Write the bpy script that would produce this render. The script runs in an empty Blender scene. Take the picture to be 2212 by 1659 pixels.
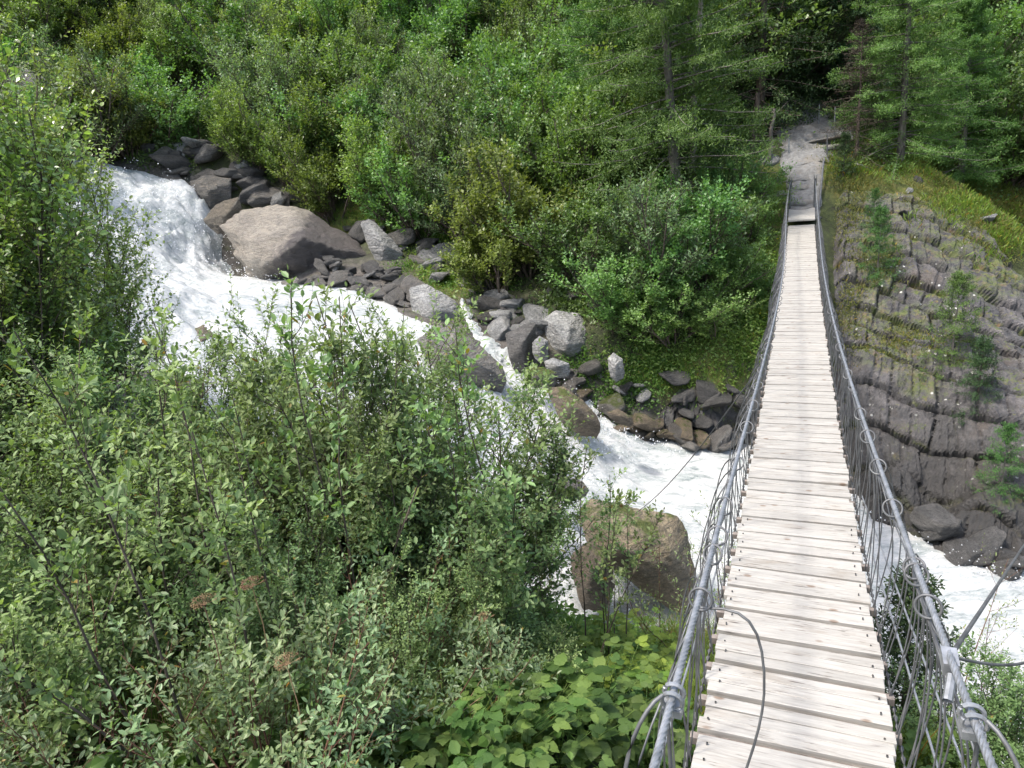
import bpy, bmesh, math, random
import numpy as np
from mathutils import Matrix, Vector
random.seed(7)
PI = math.pi
sc = bpy.context.scene
COL = sc.collection

# ------------------------------------------------------------------ camera, sky, sun, exposure
PITCH, ROLL, FPX, SC = math.radians(18), math.radians(6), 683.0, 2.16   # photo pixels below are on a 2212 wide copy
cam = bpy.data.cameras.new('camera'); camo = bpy.data.objects.new('camera', cam); COL.objects.link(camo)
fw = Vector((0, math.cos(PITCH), -math.sin(PITCH))); r0 = Vector((1, 0, 0)); u0 = r0.cross(fw)
cr = math.cos(ROLL)*r0 - math.sin(ROLL)*u0
cu = math.sin(ROLL)*r0 + math.cos(ROLL)*u0
camo.matrix_world = Matrix(((cr.x, cu.x, -fw.x, 0), (cr.y, cu.y, -fw.y, 0), (cr.z, cu.z, -fw.z, 0), (0, 0, 0, 1)))
cam.sensor_fit = 'HORIZONTAL'; cam.sensor_width = 36; cam.lens = 36*FPX/1024
cam.clip_start = .05; cam.clip_end = 600
sc.camera = camo
SUN_AZ, SUN_EL = -112, 65
w = bpy.data.worlds.new('World'); sc.world = w; w.use_nodes = True
nt = w.node_tree; bg = nt.nodes['Background']; sky = nt.nodes.new('ShaderNodeTexSky')
sky.sky_type = 'NISHITA'; sky.sun_disc = False; sky.sun_elevation = math.radians(SUN_EL)
sky.sun_rotation = math.radians(SUN_AZ); sky.air_density = 1.3; sky.dust_density = 4.0
nt.links.new(sky.outputs[0], bg.inputs[0]); bg.inputs[1].default_value = .15
sun = bpy.data.lights.new('sun', 'SUN'); suno = bpy.data.objects.new('sun', sun); COL.objects.link(suno)
sun.energy = 2.1; sun.angle = math.radians(6.0); sun.color = (1, .95, .87)
sd = Vector((math.sin(math.radians(SUN_AZ))*math.cos(math.radians(SUN_EL)), math.cos(math.radians(SUN_AZ))*math.cos(math.radians(SUN_EL)), math.sin(math.radians(SUN_EL))))
suno.rotation_euler = sd.to_track_quat('Z', 'Y').to_euler()
sc.view_settings.view_transform = 'Standard'; sc.view_settings.look = 'None'
sc.view_settings.exposure = 1.18; sc.view_settings.gamma = 1
sc.render.engine = 'CYCLES'
sc.cycles.max_bounces = 8; sc.cycles.diffuse_bounces = 4; sc.cycles.transmission_bounces = 4; sc.cycles.transparent_max_bounces = 8

# ------------------------------------------------------------------ numeric helpers
def ray(x, y):
    dx = x/SC-512; dy = y/SC-384
    X = dx*math.cos(ROLL)-dy*math.sin(ROLL); Y = dx*math.sin(ROLL)+dy*math.cos(ROLL)
    return np.array((X/FPX, (FPX*math.cos(PITCH)-Y*math.sin(PITCH))/FPX, -(Y*math.cos(PITCH)+FPX*math.sin(PITCH))/FPX))
def PH(x, y, h): r = ray(x, y); return r*(h/r[2])                 # point at height h
def PD(x, y, D): r = ray(x, y); return r*(D/math.hypot(r[0], r[1]))  # point at horizontal distance D
def PT(x, y, t): return ray(x, y)*t                                # point at depth t
def h3(i, j, k, s):
    n = (i.astype(np.int64)*374761393 + j.astype(np.int64)*668265263 + k.astype(np.int64)*2147483647 + s*1274126177) & 0xffffffff
    n = ((n ^ (n >> 13))*1274126177) & 0xffffffff
    n = ((n ^ (n >> 15))*2246822519) & 0xffffffff
    return ((n ^ (n >> 16)) & 0xffffff)/float(0xffffff)
def vn(p, s=0):
    p = np.asarray(p, float); f = np.floor(p); t = p-f; t = t*t*(3-2*t)
    i, j, k = f[..., 0], f[..., 1], f[..., 2]; a = 0
    for di in (0, 1):
        for dj in (0, 1):
            for dk in (0, 1):
                wgt = (t[..., 0] if di else 1-t[..., 0])*(t[..., 1] if dj else 1-t[..., 1])*(t[..., 2] if dk else 1-t[..., 2])
                a = a + wgt*h3(i+di, j+dj, k+dk, s)
    return a*2-1
def fbm(p, o=4, s=0, g=.5):
    a = 0; amp = 1; p = np.asarray(p, float)
    for q in range(o): a = a + amp*vn(p*2**q + 17.3*q, s+q); amp *= g
    return a
def p3(x, y, z=0): return np.stack([x, y, np.zeros_like(x)+z], -1)
class RBF:
    def __init__(s, pts, c=.8, lam=1e-4):
        P = np.array(pts, float); s.X = P[:, :2]; s.c = c
        n = len(P); A = np.zeros((n+3, n+3))
        A[:n, :n] = s.k(s.X[:, None]-s.X[None])-lam*np.eye(n); A[:n, n] = 1; A[:n, n+1:] = s.X; A[n:, :n] = A[:n, n:].T
        s.w = np.linalg.solve(A, np.concatenate([P[:, 2], [0, 0, 0]]))
    def k(s, d): return -np.sqrt((d**2).sum(-1)+s.c**2)
    def __call__(s, x, y):
        q = np.stack([np.ravel(x), np.ravel(y)], -1).astype(float); out = np.empty(len(q))
        for a in range(0, len(q), 20000):
            b = q[a:a+20000]
            out[a:a+20000] = s.k(b[:, None]-s.X[None]) @ s.w[:-3] + s.w[-3] + b @ s.w[-2:]
        return out.reshape(np.shape(x))
def nrm(v): return v/np.maximum(np.linalg.norm(v, axis=-1, keepdims=True), 1e-9)

# ------------------------------------------------------------------ object helpers
def tag(o, label=None, cat=None, group=None, kind=None):
    if label: o['label'] = label
    if cat: o['category'] = cat
    if group: o['group'] = group
    if kind: o['kind'] = kind
    return o
def mesh(name, V, F, mats, smooth=False, rnd=None, attrs=None):
    """V (n,3); F list of (m,k) index arrays"""
    me = bpy.data.meshes.new(name); V = np.asarray(V, np.float32)
    F = [np.asarray(f, np.int32) for f in F if len(f)]
    me.vertices.add(len(V)); me.vertices.foreach_set('co', V.ravel())
    idx = np.concatenate([f.ravel() for f in F]); tot = np.concatenate([np.full(len(f), f.shape[1], np.int32) for f in F])
    me.loops.add(len(idx)); me.loops.foreach_set('vertex_index', idx)
    me.polygons.add(len(tot)); st = np.concatenate([[0], np.cumsum(tot)[:-1]]).astype(np.int32)
    me.polygons.foreach_set('loop_start', st); me.polygons.foreach_set('loop_total', tot)
    me.polygons.foreach_set('use_smooth', np.full(len(tot), smooth))
    me.update(calc_edges=True)
    if rnd is not None:
        a = me.attributes.new('rnd', 'FLOAT', 'POINT'); a.data.foreach_set('value', np.asarray(rnd, np.float32))
    for k, v in (attrs or {}).items():
        a = me.attributes.new(k, 'FLOAT', 'POINT'); a.data.foreach_set('value', np.asarray(v, np.float32))
    me.materials.append(mats)
    return me
def obj(name, me, parent=None, loc=None):
    o = bpy.data.objects.new(name, me); COL.objects.link(o)
    if parent: o.parent = parent
    if loc is not None: o.location = loc
    return o
def empty(name, loc=(0, 0, 0), rz=0, s=1):
    o = bpy.data.objects.new(name, None); COL.objects.link(o); o.location = loc; o.rotation_euler = (0, 0, rz)
    o.scale = (s, s, s) if np.isscalar(s) else s; o.empty_display_size = .1; return o
def tubes(P, r0, r1, sides=4):
    """P (n,k,3) paths -> V, F"""
    P = np.asarray(P, float); n, k, _ = P.shape
    T = np.gradient(P, axis=1); T = nrm(T)
    ref = np.where(np.abs(T[..., 2:3]) < .9, np.array([0, 0, 1.]), np.array([1., 0, 0]))
    A = nrm(np.cross(T, ref)); B = np.cross(T, A)
    r0 = np.broadcast_to(np.asarray(r0, float), (n,)); r1 = np.broadcast_to(np.asarray(r1, float), (n,))
    R = r0[:, None] + (r1-r0)[:, None]*np.linspace(0, 1, k)[None]
    an = np.arange(sides)*2*PI/sides
    V = P[:, :, None] + R[:, :, None, None]*(np.cos(an)[None, None, :, None]*A[:, :, None] + np.sin(an)[None, None, :, None]*B[:, :, None])
    idx = np.arange(n*k*sides).reshape(n, k, sides)
    a = idx[:, :-1]; b = idx[:, 1:]
    F = np.stack([a, np.roll(a, -1, 2), np.roll(b, -1, 2), b], -1).reshape(-1, 4)
    return V.reshape(-1, 3), F
def join(parts):
    Vs, Fs, o = [], [], 0
    for V, F in parts: Vs.append(V); Fs.append(np.asarray(F)+o); o += len(V)
    return np.concatenate(Vs), np.concatenate(Fs)
def box(c, ax, ay, az):
    """centre and three half-axis vectors -> V (8,3), F (6,4)"""
    c, ax, ay, az = map(np.array, (c, ax, ay, az))
    V = np.array([c+i*ax+j*ay+k*az for i in (-1, 1) for j in (-1, 1) for k in (-1, 1)], float)
    F = [(0, 1, 3, 2), (4, 6, 7, 5), (0, 4, 5, 1), (2, 3, 7, 6), (0, 2, 6, 4), (1, 5, 7, 3)]
    return V, np.array(F)

# ------------------------------------------------------------------ materials
def newmat(name):
    m = bpy.data.materials.new(name); m.use_nodes = True; nt = m.node_tree
    return m, nt, nt.nodes['Principled BSDF']
def nd(nt, t, **kw):
    n = nt.nodes.new(t)
    for k, v in kw.items():
        if k.startswith('i_'): n.inputs[k[2:].replace('_', ' ')].default_value = v
        else: setattr(n, k, v)
    return n
def ramp(nt, src, stops):
    r = nt.nodes.new('ShaderNodeValToRGB'); e = r.color_ramp.elements
    while len(e) < len(stops): e.new(.5)
    for a, (p, c) in zip(e, stops): a.position = p; a.color = (c[0], c[1], c[2], 1) if len(c) > 2 else (c[0],)*3+(1,)
    nt.links.new(src, r.inputs[0]); return r.outputs[0]
def mixc(nt, f, a, b, bt='MIX'):
    n = nt.nodes.new('ShaderNodeMix'); n.data_type = 'RGBA'; n.blend_type = bt
    for s, v in ((0, f), (6, a), (7, b)):
        if hasattr(v, 'is_output'): nt.links.new(v, n.inputs[s])
        else: n.inputs[s].default_value = v if s == 0 else (v[0], v[1], v[2], 1)
    return n.outputs[2]
def math_(nt, op, a, b=None):
    n = nt.nodes.new('ShaderNodeMath'); n.operation = op
    for i, v in enumerate((a, b)):
        if v is None: continue
        if hasattr(v, 'is_output'): nt.links.new(v, n.inputs[i])
        else: n.inputs[i].default_value = v
    return n.outputs[0]
def coords(nt, scale=(1, 1, 1), rot=(0, 0, 0), kind='Object'):
    tc = nt.nodes.new('ShaderNodeTexCoord'); mp = nt.nodes.new('ShaderNodeMapping')
    mp.inputs['Scale'].default_value = scale; mp.inputs['Rotation'].default_value = rot
    nt.links.new(tc.outputs[kind], mp.inputs[0]); return mp.outputs[0]
def noise(nt, vec, scale, detail=5, rough=.6, dist=0):
    n = nt.nodes.new('ShaderNodeTexNoise'); n.inputs['Scale'].default_value = scale; n.inputs['Detail'].default_value = detail
    n.inputs['Roughness'].default_value = rough; n.inputs['Distortion'].default_value = dist
    nt.links.new(vec, n.inputs['Vector']); return n.outputs['Fac']
def bump(nt, b, h, strength=.5, dist=.02):
    n = nt.nodes.new('ShaderNodeBump'); n.inputs['Strength'].default_value = strength; n.inputs['Distance'].default_value = dist
    nt.links.new(h, n.inputs['Height']); nt.links.new(n.outputs[0], b.inputs['Normal']); return n
def geo_up(nt):
    g = nt.nodes.new('ShaderNodeNewGeometry'); s = nt.nodes.new('ShaderNodeSeparateXYZ'); nt.links.new(g.outputs['Normal'], s.inputs[0]); return s.outputs[2]

def leaf_mat(name, c1, c2, rough=.4, trans=.35, spec=.5, yellow=0.0):
    """c1..c2 leaf colour range chosen by a per-leaf random value and by object"""
    m, nt, b = newmat(name)
    at = nd(nt, 'ShaderNodeAttribute', attribute_name='rnd'); oi = nt.nodes.new('ShaderNodeObjectInfo')
    f = at.outputs['Fac']
    stops = [(0, c1), (.75-.25*bool(yellow), c2)]
    if yellow: stops += [(1-yellow, c2), (1.0, (.28, .17, .03))]
    col = ramp(nt, f, stops)
    hsv = nt.nodes.new('ShaderNodeHueSaturation')
    mr = nt.nodes.new('ShaderNodeMapRange'); nt.links.new(oi.outputs['Random'], mr.inputs[0]); mr.inputs[3].default_value = .75; mr.inputs[4].default_value = 1.3
    nt.links.new(mr.outputs[0], hsv.inputs['Value']); nt.links.new(col, hsv.inputs['Color'])
    mh = nt.nodes.new('ShaderNodeMapRange'); nt.links.new(math_(nt, 'FRACT', math_(nt, 'MULTIPLY', oi.outputs['Random'], 7.31)), mh.inputs[0])
    mh.inputs[3].default_value = .475; mh.inputs[4].default_value = .52; nt.links.new(mh.outputs[0], hsv.inputs['Hue'])
    col = hsv.outputs[0]
    nt.links.new(col, b.inputs['Base Color']); b.inputs['Roughness'].default_value = rough; b.inputs['Specular IOR Level'].default_value = spec
    tr = nt.nodes.new('ShaderNodeBsdfTranslucent'); tc = mixc(nt, 1.0, col, (1.4, 1.5, .6), 'MULTIPLY')
    nt.links.new(tc, tr.inputs[0])
    mx = nt.nodes.new('ShaderNodeMixShader'); mx.inputs[0].default_value = trans
    nt.links.new(b.outputs[0], mx.inputs[1]); nt.links.new(tr.outputs[0], mx.inputs[2])
    nt.links.new(mx.outputs[0], nt.nodes['Material Output'].inputs['Surface'])
    return m
def bark_mat(name, c1, c2, sc_=14):
    m, nt, b = newmat(name); v = coords(nt, (1, 1, .3)); n = noise(nt, v, sc_, 4)
    nt.links.new(ramp(nt, n, [(.35, c1), (.65, c2)]), b.inputs['Base Color']); b.inputs['Roughness'].default_value = .9
    bump(nt, b, n, .6, .01); return m
def rock_mat(name, c1, c2, c3=None, wet=0.0, grain=1.0, moss=0.0, lich=.0, band=(1, 1, 4), vein=0, split=False):
    m, nt, b = newmat(name); v = coords(nt); oi = nt.nodes.new('ShaderNodeObjectInfo')
    ad = nt.nodes.new('ShaderNodeVectorMath'); ad.operation = 'MULTIPLY_ADD'; nt.links.new(oi.outputs['Random'], ad.inputs[0]); ad.inputs[1].default_value = (37, 11, 23); nt.links.new(v, ad.inputs[2])
    v = ad.outputs[0]
    mp = nt.nodes.new('ShaderNodeMapping'); mp.inputs['Scale'].default_value = tuple(x*1.5 for x in band); mp.inputs['Rotation'].default_value = (.5, .75, .2); nt.links.new(v, mp.inputs[0])
    n1 = noise(nt, v, 1.2*grain, 6, .65); n2 = noise(nt, mp.outputs[0], 3.0*grain, 6, .7, .6); n3 = noise(nt, v, 26*grain, 4, .7)
    c = ramp(nt, n1, [(.34, c1), (.66, c2)])
    c = mixc(nt, ramp(nt, n2, [(.38, (.0,)), (.72, (.8,))]), c, c3 or tuple(x*.55 for x in c1))
    c = mixc(nt, .55, c, ramp(nt, n3, [(.32, (.2,)), (.6, (1.1,))]), 'MULTIPLY')
    c = mixc(nt, .5, c, ramp(nt, noise(nt, mp.outputs[0], 7*grain, 6, .75, .4), [(.36, (.3,)), (.6, (1.15,))]), 'MULTIPLY')
    rv = nt.nodes.new('ShaderNodeMapRange'); nt.links.new(oi.outputs['Random'], rv.inputs[0]); rv.inputs[3].default_value = .7; rv.inputs[4].default_value = 1.25
    hs = nt.nodes.new('ShaderNodeHueSaturation'); nt.links.new(rv.outputs[0], hs.inputs['Value']); nt.links.new(c, hs.inputs['Color']); c = mixc(nt, 1.0, hs.outputs[0], (1.45, 1.47, 1.5), 'MULTIPLY')
    if vein:
        wv = noise(nt, mp.outputs[0], 1.7, 3, .5, 1.5); c = mixc(nt, ramp(nt, wv, [(.485, (0,)), (.5, (.7,)), (.515, (0,))]), c, (.5, .42, .3))
    if lich:
        vo = nt.nodes.new('ShaderNodeTexVoronoi'); vo.inputs['Scale'].default_value = 9; nt.links.new(v, vo.inputs['Vector'])
        lm = math_(nt, 'MULTIPLY', ramp(nt, vo.outputs['Distance'], [(.13, (1,)), (.2, (0,))]), ramp(nt, noise(nt, v, .9, 2), [(.5, (0,)), (.6, (1,))]))
        c = mixc(nt, math_(nt, 'MULTIPLY', lm, lich), c, (.55, .56, .5))
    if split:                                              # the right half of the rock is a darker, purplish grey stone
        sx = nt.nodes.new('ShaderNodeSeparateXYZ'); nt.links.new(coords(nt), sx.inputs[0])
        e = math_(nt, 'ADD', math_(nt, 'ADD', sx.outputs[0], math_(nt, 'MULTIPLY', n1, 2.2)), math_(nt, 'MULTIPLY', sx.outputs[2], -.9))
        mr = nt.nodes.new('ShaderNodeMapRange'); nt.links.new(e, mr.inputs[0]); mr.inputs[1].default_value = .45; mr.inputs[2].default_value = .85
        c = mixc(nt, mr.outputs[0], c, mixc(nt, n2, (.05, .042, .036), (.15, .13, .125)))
    if moss:
        up = geo_up(nt); mn = noise(nt, v, 2.2, 5, .7)
        mm = math_(nt, 'MULTIPLY', ramp(nt, up, [(.3, (0,)), (.75, (1,))]), ramp(nt, mn, [(.56-.2*moss, (0,)), (.62-.1*moss, (1,))]))
        c = mixc(nt, mm, c, ramp(nt, n3, [(.3, (.05, .075, .012)), (.7, (.13, .15, .03))]))
    nt.links.new(c, b.inputs['Base Color'])
    nt.links.new(ramp(nt, n2, [(.3, (.75-.55*wet,)), (.7, (.9-.45*wet,))]), b.inputs['Roughness'])
    b.inputs['Specular IOR Level'].default_value = .35+.5*wet
    hh = math_(nt, 'ADD', math_(nt, 'MULTIPLY', n3, .5), math_(nt, 'ADD', math_(nt, 'MULTIPLY', n2, 1.6), n1))
    bump(nt, b, hh, 1.0, .13/grain); return m

M = {}
M['leaf_front'] = leaf_mat('willow_leaf', (.095, .148, .058), (.205, .292, .112), .5, .33, .4, .012)
M['leaf_grey'] = leaf_mat('grey_willow_leaf', (.10, .155, .075), (.2, .275, .135), .45, .35, .5, .01)
M['leaf_birch'] = leaf_mat('birch_leaf', (.09, .145, .045), (.2, .3, .09), .3, .4, .7)
M['leaf_far_a'] = leaf_mat('far_alder_leaf', (.075, .15, .045), (.16, .275, .08), .42, .35, .6)
M['leaf_far_b'] = leaf_mat('far_willow_leaf', (.10, .16, .07), (.2, .285, .125), .42, .35, .6)
M['leaf_far_c'] = leaf_mat('far_yellow_leaf', (.09, .145, .035), (.2, .27, .07), .42, .38, .5)
M['leaf_herb'] = leaf_mat('herb_leaf', (.06, .115, .03), (.13, .215, .055), .5, .4, .35)
M['leaf_lime'] = leaf_mat('lime_herb_leaf', (.12, .2, .035), (.21, .31, .06), .5, .42, .3)
M['grass'] = leaf_mat('grass_blade', (.05, .12, .02), (.15, .24, .045), .5, .4, .3, .08)
M['needle'] = leaf_mat('larch_needle', (.045, .105, .028), (.105, .20, .052), .55, .3, .3)
M['needle_dark'] = leaf_mat('spruce_needle', (.02, .05, .017), (.048, .095, .03), .55, .15, .3)
M['dead'] = leaf_mat('dead_needle', (.035, .03, .024), (.075, .062, .05), .8, .1, .2)
M['flower'] = leaf_mat('umbel_flower', (.5, .52, .4), (.7, .7, .58), .7, .2, .2)
M['yellow'] = leaf_mat('yellow_flower', (.6, .42, .02), (.8, .6, .05), .6, .2, .2)
M['turf'] = leaf_mat('yellow_turf', (.075, .105, .03), (.17, .165, .06), .7, .3, .2, .05)
M['dry'] = leaf_mat('dry_seedhead', (.2, .12, .07), (.36, .24, .15), .8, .2, .2)
M['bark'] = bark_mat('shrub_bark', (.045, .034, .026), (.13, .10, .08))
M['bark_red'] = bark_mat('young_bark', (.09, .035, .025), (.17, .09, .055))
M['bark_larch'] = bark_mat('larch_bark', (.07, .062, .055), (.2, .18, .16), 8)
M['bark_pale'] = bark_mat('bare_trunk', (.16, .14, .12), (.42, .38, .33), 8)
M['rock_grey'] = rock_mat('grey_rock', (.26, .26, .25), (.44, .43, .41), (.12, .12, .12), .1, lich=.6)
M['rock_dark'] = rock_mat('dark_rock', (.085, .08, .075), (.17, .16, .15), (.05, .05, .045), .45)
M['rock_wet'] = rock_mat('wet_brown_rock', (.14, .13, .12), (.28, .26, .235), (.075, .072, .068), .85, vein=1)
M['rock_tan'] = rock_mat('wet_tan_rock', (.2, .165, .12), (.32, .27, .2), (.13, .11, .085), .85)
M['rock_brown'] = rock_mat('brown_ochre_rock', (.23, .18, .11), (.37, .30, .2), (.10, .09, .07), .5, .9, moss=.45)
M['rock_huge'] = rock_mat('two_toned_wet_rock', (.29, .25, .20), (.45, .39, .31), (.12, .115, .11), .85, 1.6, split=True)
M['rock_ochre'] = rock_mat('ochre_rock', (.15, .115, .075), (.27, .21, .14), (.10, .08, .055), .6, moss=.3)
M['rock_moss'] = rock_mat('mossy_rock', (.11, .105, .09), (.24, .22, .19), (.07, .065, .055), .3, moss=1.0)
M['steel'], nt, b = newmat('galvanised_steel')
n = noise(nt, coords(nt), 30, 4); nt.links.new(ramp(nt, n, [(.3, (.2, .21, .22)), (.7, (.38, .39, .41))]), b.inputs['Base Color'])
b.inputs['Metallic'].default_value = .55; b.inputs['Roughness'].default_value = .48
M['steel_dark'], nt, b = newmat('dull_steel_wire')
n = noise(nt, coords(nt), 18, 4); nt.links.new(ramp(nt, n, [(.3, (.085, .085, .088)), (.7, (.17, .175, .18))]), b.inputs['Base Color'])
b.inputs['Metallic'].default_value = .4; b.inputs['Roughness'].default_value = .55
M['rust'], nt, b = newmat('rusty_ring_steel')
n = noise(nt, coords(nt), 25, 4); nt.links.new(ramp(nt, n, [(.35, (.06, .045, .04)), (.65, (.2, .16, .15))]), b.inputs['Base Color'])
b.inputs['Metallic'].default_value = .3; b.inputs['Roughness'].default_value = .6

# weathered deck boards; the object's local x runs along each board
def wood_mat():
    m, nt, b = newmat('weathered_plank')
    at = nd(nt, 'ShaderNodeAttribute', attribute_name='rnd'); pl = at.outputs['Fac']
    tc = nt.nodes.new('ShaderNodeTexCoord')
    ad = nt.nodes.new('ShaderNodeVectorMath'); ad.operation = 'MULTIPLY_ADD'; nt.links.new(pl, ad.inputs[0]); ad.inputs[1].default_value = (31, 5, 17); nt.links.new(tc.outputs['Object'], ad.inputs[2])
    mp = nt.nodes.new('ShaderNodeMapping'); mp.inputs['Scale'].default_value = (1.6, 26, 26); nt.links.new(ad.outputs[0], mp.inputs[0])
    g = noise(nt, mp.outputs[0], 3, 8, .72, .8)
    c = ramp(nt, g, [(.28, (.15, .138, .122)), (.4, (.30, .283, .254)), (.6, (.40, .382, .348)), (.8, (.46, .442, .405))])
    mp2 = nt.nodes.new('ShaderNodeMapping'); mp2.inputs['Scale'].default_value = (3.5, 9, 9); nt.links.new(ad.outputs[0], mp2.inputs[0])
    st = noise(nt, mp2.outputs[0], 1.2, 5, .65)
    c = mixc(nt, ramp(nt, st, [(.55, (0,)), (.78, (.7,))]), c, (.22, .18, .135))
    mp3 = nt.nodes.new('ShaderNodeMapping'); mp3.inputs['Scale'].default_value = (6, 60, 60); nt.links.new(ad.outputs[0], mp3.inputs[0])
    pk = noise(nt, mp3.outputs[0], 1.5, 3, .5)
    c = mixc(nt, math_(nt, 'MULTIPLY', ramp(nt, pk, [(.6, (0,)), (.67, (1,))]), ramp(nt, st, [(.45, (0,)), (.58, (.8,))])), c, (.06, .045, .035))
    vo = nt.nodes.new('ShaderNodeTexVoronoi'); vo.inputs['Scale'].default_value = 1.0
    mp4 = nt.nodes.new('ShaderNodeMapping'); mp4.inputs['Scale'].default_value = (5.5, 9, 9); nt.links.new(ad.outputs[0], mp4.inputs[0]); nt.links.new(mp4.outputs[0], vo.inputs['Vector'])
    c = mixc(nt, ramp(nt, vo.outputs['Distance'], [(.07, (.75,)), (.13, (0,))]), c, (.16, .10, .06))
    mv = nt.nodes.new('ShaderNodeMapRange'); nt.links.new(pl, mv.inputs[0]); mv.inputs[3].default_value = .9; mv.inputs[4].default_value = 1.07
    hs = nt.nodes.new('ShaderNodeHueSaturation'); nt.links.new(mv.outputs[0], hs.inputs['Value']); nt.links.new(c, hs.inputs['Color'])
    nt.links.new(hs.outputs[0], b.inputs['Base Color']); b.inputs['Roughness'].default_value = .62
    bump(nt, b, g, .35, .004); return m
M['wood'] = wood_mat()
M['bar'] = bark_mat('dark_crossbar', (.10, .085, .075), (.22, .19, .17), 30)

# ground under everything
def ground_mat():
    m, nt, b = newmat('slope_soil'); v = coords(nt)
    n1 = noise(nt, v, .8, 6, .65); n2 = noise(nt, v, 6, 6, .7); n3 = noise(nt, v, 40, 3, .7)
    c = ramp(nt, n2, [(.3, (.03, .028, .018)), (.5, (.045, .06, .02)), (.68, (.08, .10, .03))])
    c = mixc(nt, ramp(nt, n1, [(.52, (0,)), (.66, (.7,))]), c, (.1, .085, .05))
    c = mixc(nt, .6, c, ramp(nt, n3, [(.3, (.4,)), (.65, (1.1,))]), 'MULTIPLY')
    at = nd(nt, 'ShaderNodeAttribute', attribute_name='rockiness')
    rk = mixc(nt, .7, ramp(nt, n2, [(.3, (.05, .045, .04)), (.7, (.17, .155, .14))]), ramp(nt, n3, [(.3, (.4,)), (.65, (1.2,))]), 'MULTIPLY')
    f = math_(nt, 'MULTIPLY', at.outputs['Fac'], ramp(nt, noise(nt, v, 2.5, 5, .7), [(.33, (.25,)), (.5, (1,))]))
    c = mixc(nt, f, c, rk)
    mo = nd(nt, 'ShaderNodeAttribute', attribute_name='turf')
    tf = math_(nt, 'MULTIPLY', mo.outputs['Fac'], ramp(nt, noise(nt, v, 3.1, 6, .75), [(.34, (0,)), (.5, (1,))]))
    c = mixc(nt, tf, c, ramp(nt, n2, [(.3, (.05, .075, .012)), (.5, (.11, .13, .025)), (.7, (.17, .12, .05))]))
    nt.links.new(c, b.inputs['Base Color']); b.inputs['Roughness'].default_value = .95
    bump(nt, b, math_(nt, 'ADD', n2, math_(nt, 'MULTIPLY', n3, .4)), .9, .08); return m
M['ground'] = ground_mat()
def cliff_mat():
    m, nt, b = newmat('bedded_cliff'); v = coords(nt)
    cell = nd(nt, 'ShaderNodeAttribute', attribute_name='cell').outputs['Fac']; crack = nd(nt, 'ShaderNodeAttribute', attribute_name='crack').outputs['Fac']
    n1 = noise(nt, v, .9, 6, .65); n2 = noise(nt, v, 5, 7, .75); n3 = noise(nt, v, 32, 4, .7)
    c = ramp(nt, n2, [(.3, (.045, .045, .048)), (.5, (.09, .088, .092)), (.72, (.175, .17, .17))])
    c = mixc(nt, .7, c, ramp(nt, cell, [(0, (.6,)), (.5, (.95, .93, .9)), (1, (1.5, 1.4, 1.35))]), 'MULTIPLY')
    c = mixc(nt, ramp(nt, n1, [(.55, (0,)), (.7, (.35,))]), c, (.14, .10, .065))
    c = mixc(nt, .5, c, ramp(nt, n3, [(.3, (.4,)), (.65, (1.15,))]), 'MULTIPLY')
    up = geo_up(nt)
    mn = noise(nt, v, 1.5, 6, .75)
    mossf = math_(nt, 'MULTIPLY', math_(nt, 'MAXIMUM', ramp(nt, crack, [(.25, (0,)), (.8, (1,))]), ramp(nt, up, [(.78, (0,)), (.92, (1,))])), ramp(nt, mn, [(.5, (0,)), (.58, (1,))]))
    tp = nd(nt, 'ShaderNodeAttribute', attribute_name='turf').outputs['Fac']
    mossf = math_(nt, 'MAXIMUM', mossf, math_(nt, 'MULTIPLY', tp, ramp(nt, n2, [(.45, (0,)), (.55, (1,))])))
    mc = ramp(nt, noise(nt, v, 4, 6, .7), [(.3, (.045, .07, .014)), (.5, (.10, .125, .028)), (.66, (.17, .11, .055))])
    c = mixc(nt, mossf, c, mc)
    vo = nt.nodes.new('ShaderNodeTexVoronoi'); vo.inputs['Scale'].default_value = 5.5; nt.links.new(v, vo.inputs['Vector'])
    lm = math_(nt, 'MULTIPLY', ramp(nt, vo.outputs['Distance'], [(.10, (1,)), (.16, (0,))]), ramp(nt, noise(nt, v, .7, 3), [(.5, (0,)), (.58, (1,))]))
    c = mixc(nt, lm, c, (.6, .6, .56))
    sx = nt.nodes.new('ShaderNodeSeparateXYZ'); nt.links.new(v, sx.inputs[0])
    wet = ramp(nt, math_(nt, 'ADD', sx.outputs[2], math_(nt, 'MULTIPLY', n1, 1.2)), [(0, (0,)), (1, (0,))])
    mr = nt.nodes.new('ShaderNodeMapRange'); nt.links.new(math_(nt, 'ADD', sx.outputs[2], math_(nt, 'MULTIPLY', n1, 1.6)), mr.inputs[0])
    mr.inputs[1].default_value = -5.7; mr.inputs[2].default_value = -4.2; mr.inputs[3].default_value = 1; mr.inputs[4].default_value = 0
    c = mixc(nt, math_(nt, 'MULTIPLY', mr.outputs[0], .78), c, (.03, .028, .025))
    nt.links.new(c, b.inputs['Base Color'])
    rr = nt.nodes.new('ShaderNodeMapRange'); nt.links.new(mr.outputs[0], rr.inputs[0]); rr.inputs[3].default_value = .85; rr.inputs[4].default_value = .4
    nt.links.new(rr.outputs[0], b.inputs['Roughness'])
    bump(nt, b, math_(nt, 'ADD', n2, math_(nt, 'MULTIPLY', n3, .4)), .9, .07); return m
M['cliff'] = cliff_mat()
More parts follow.
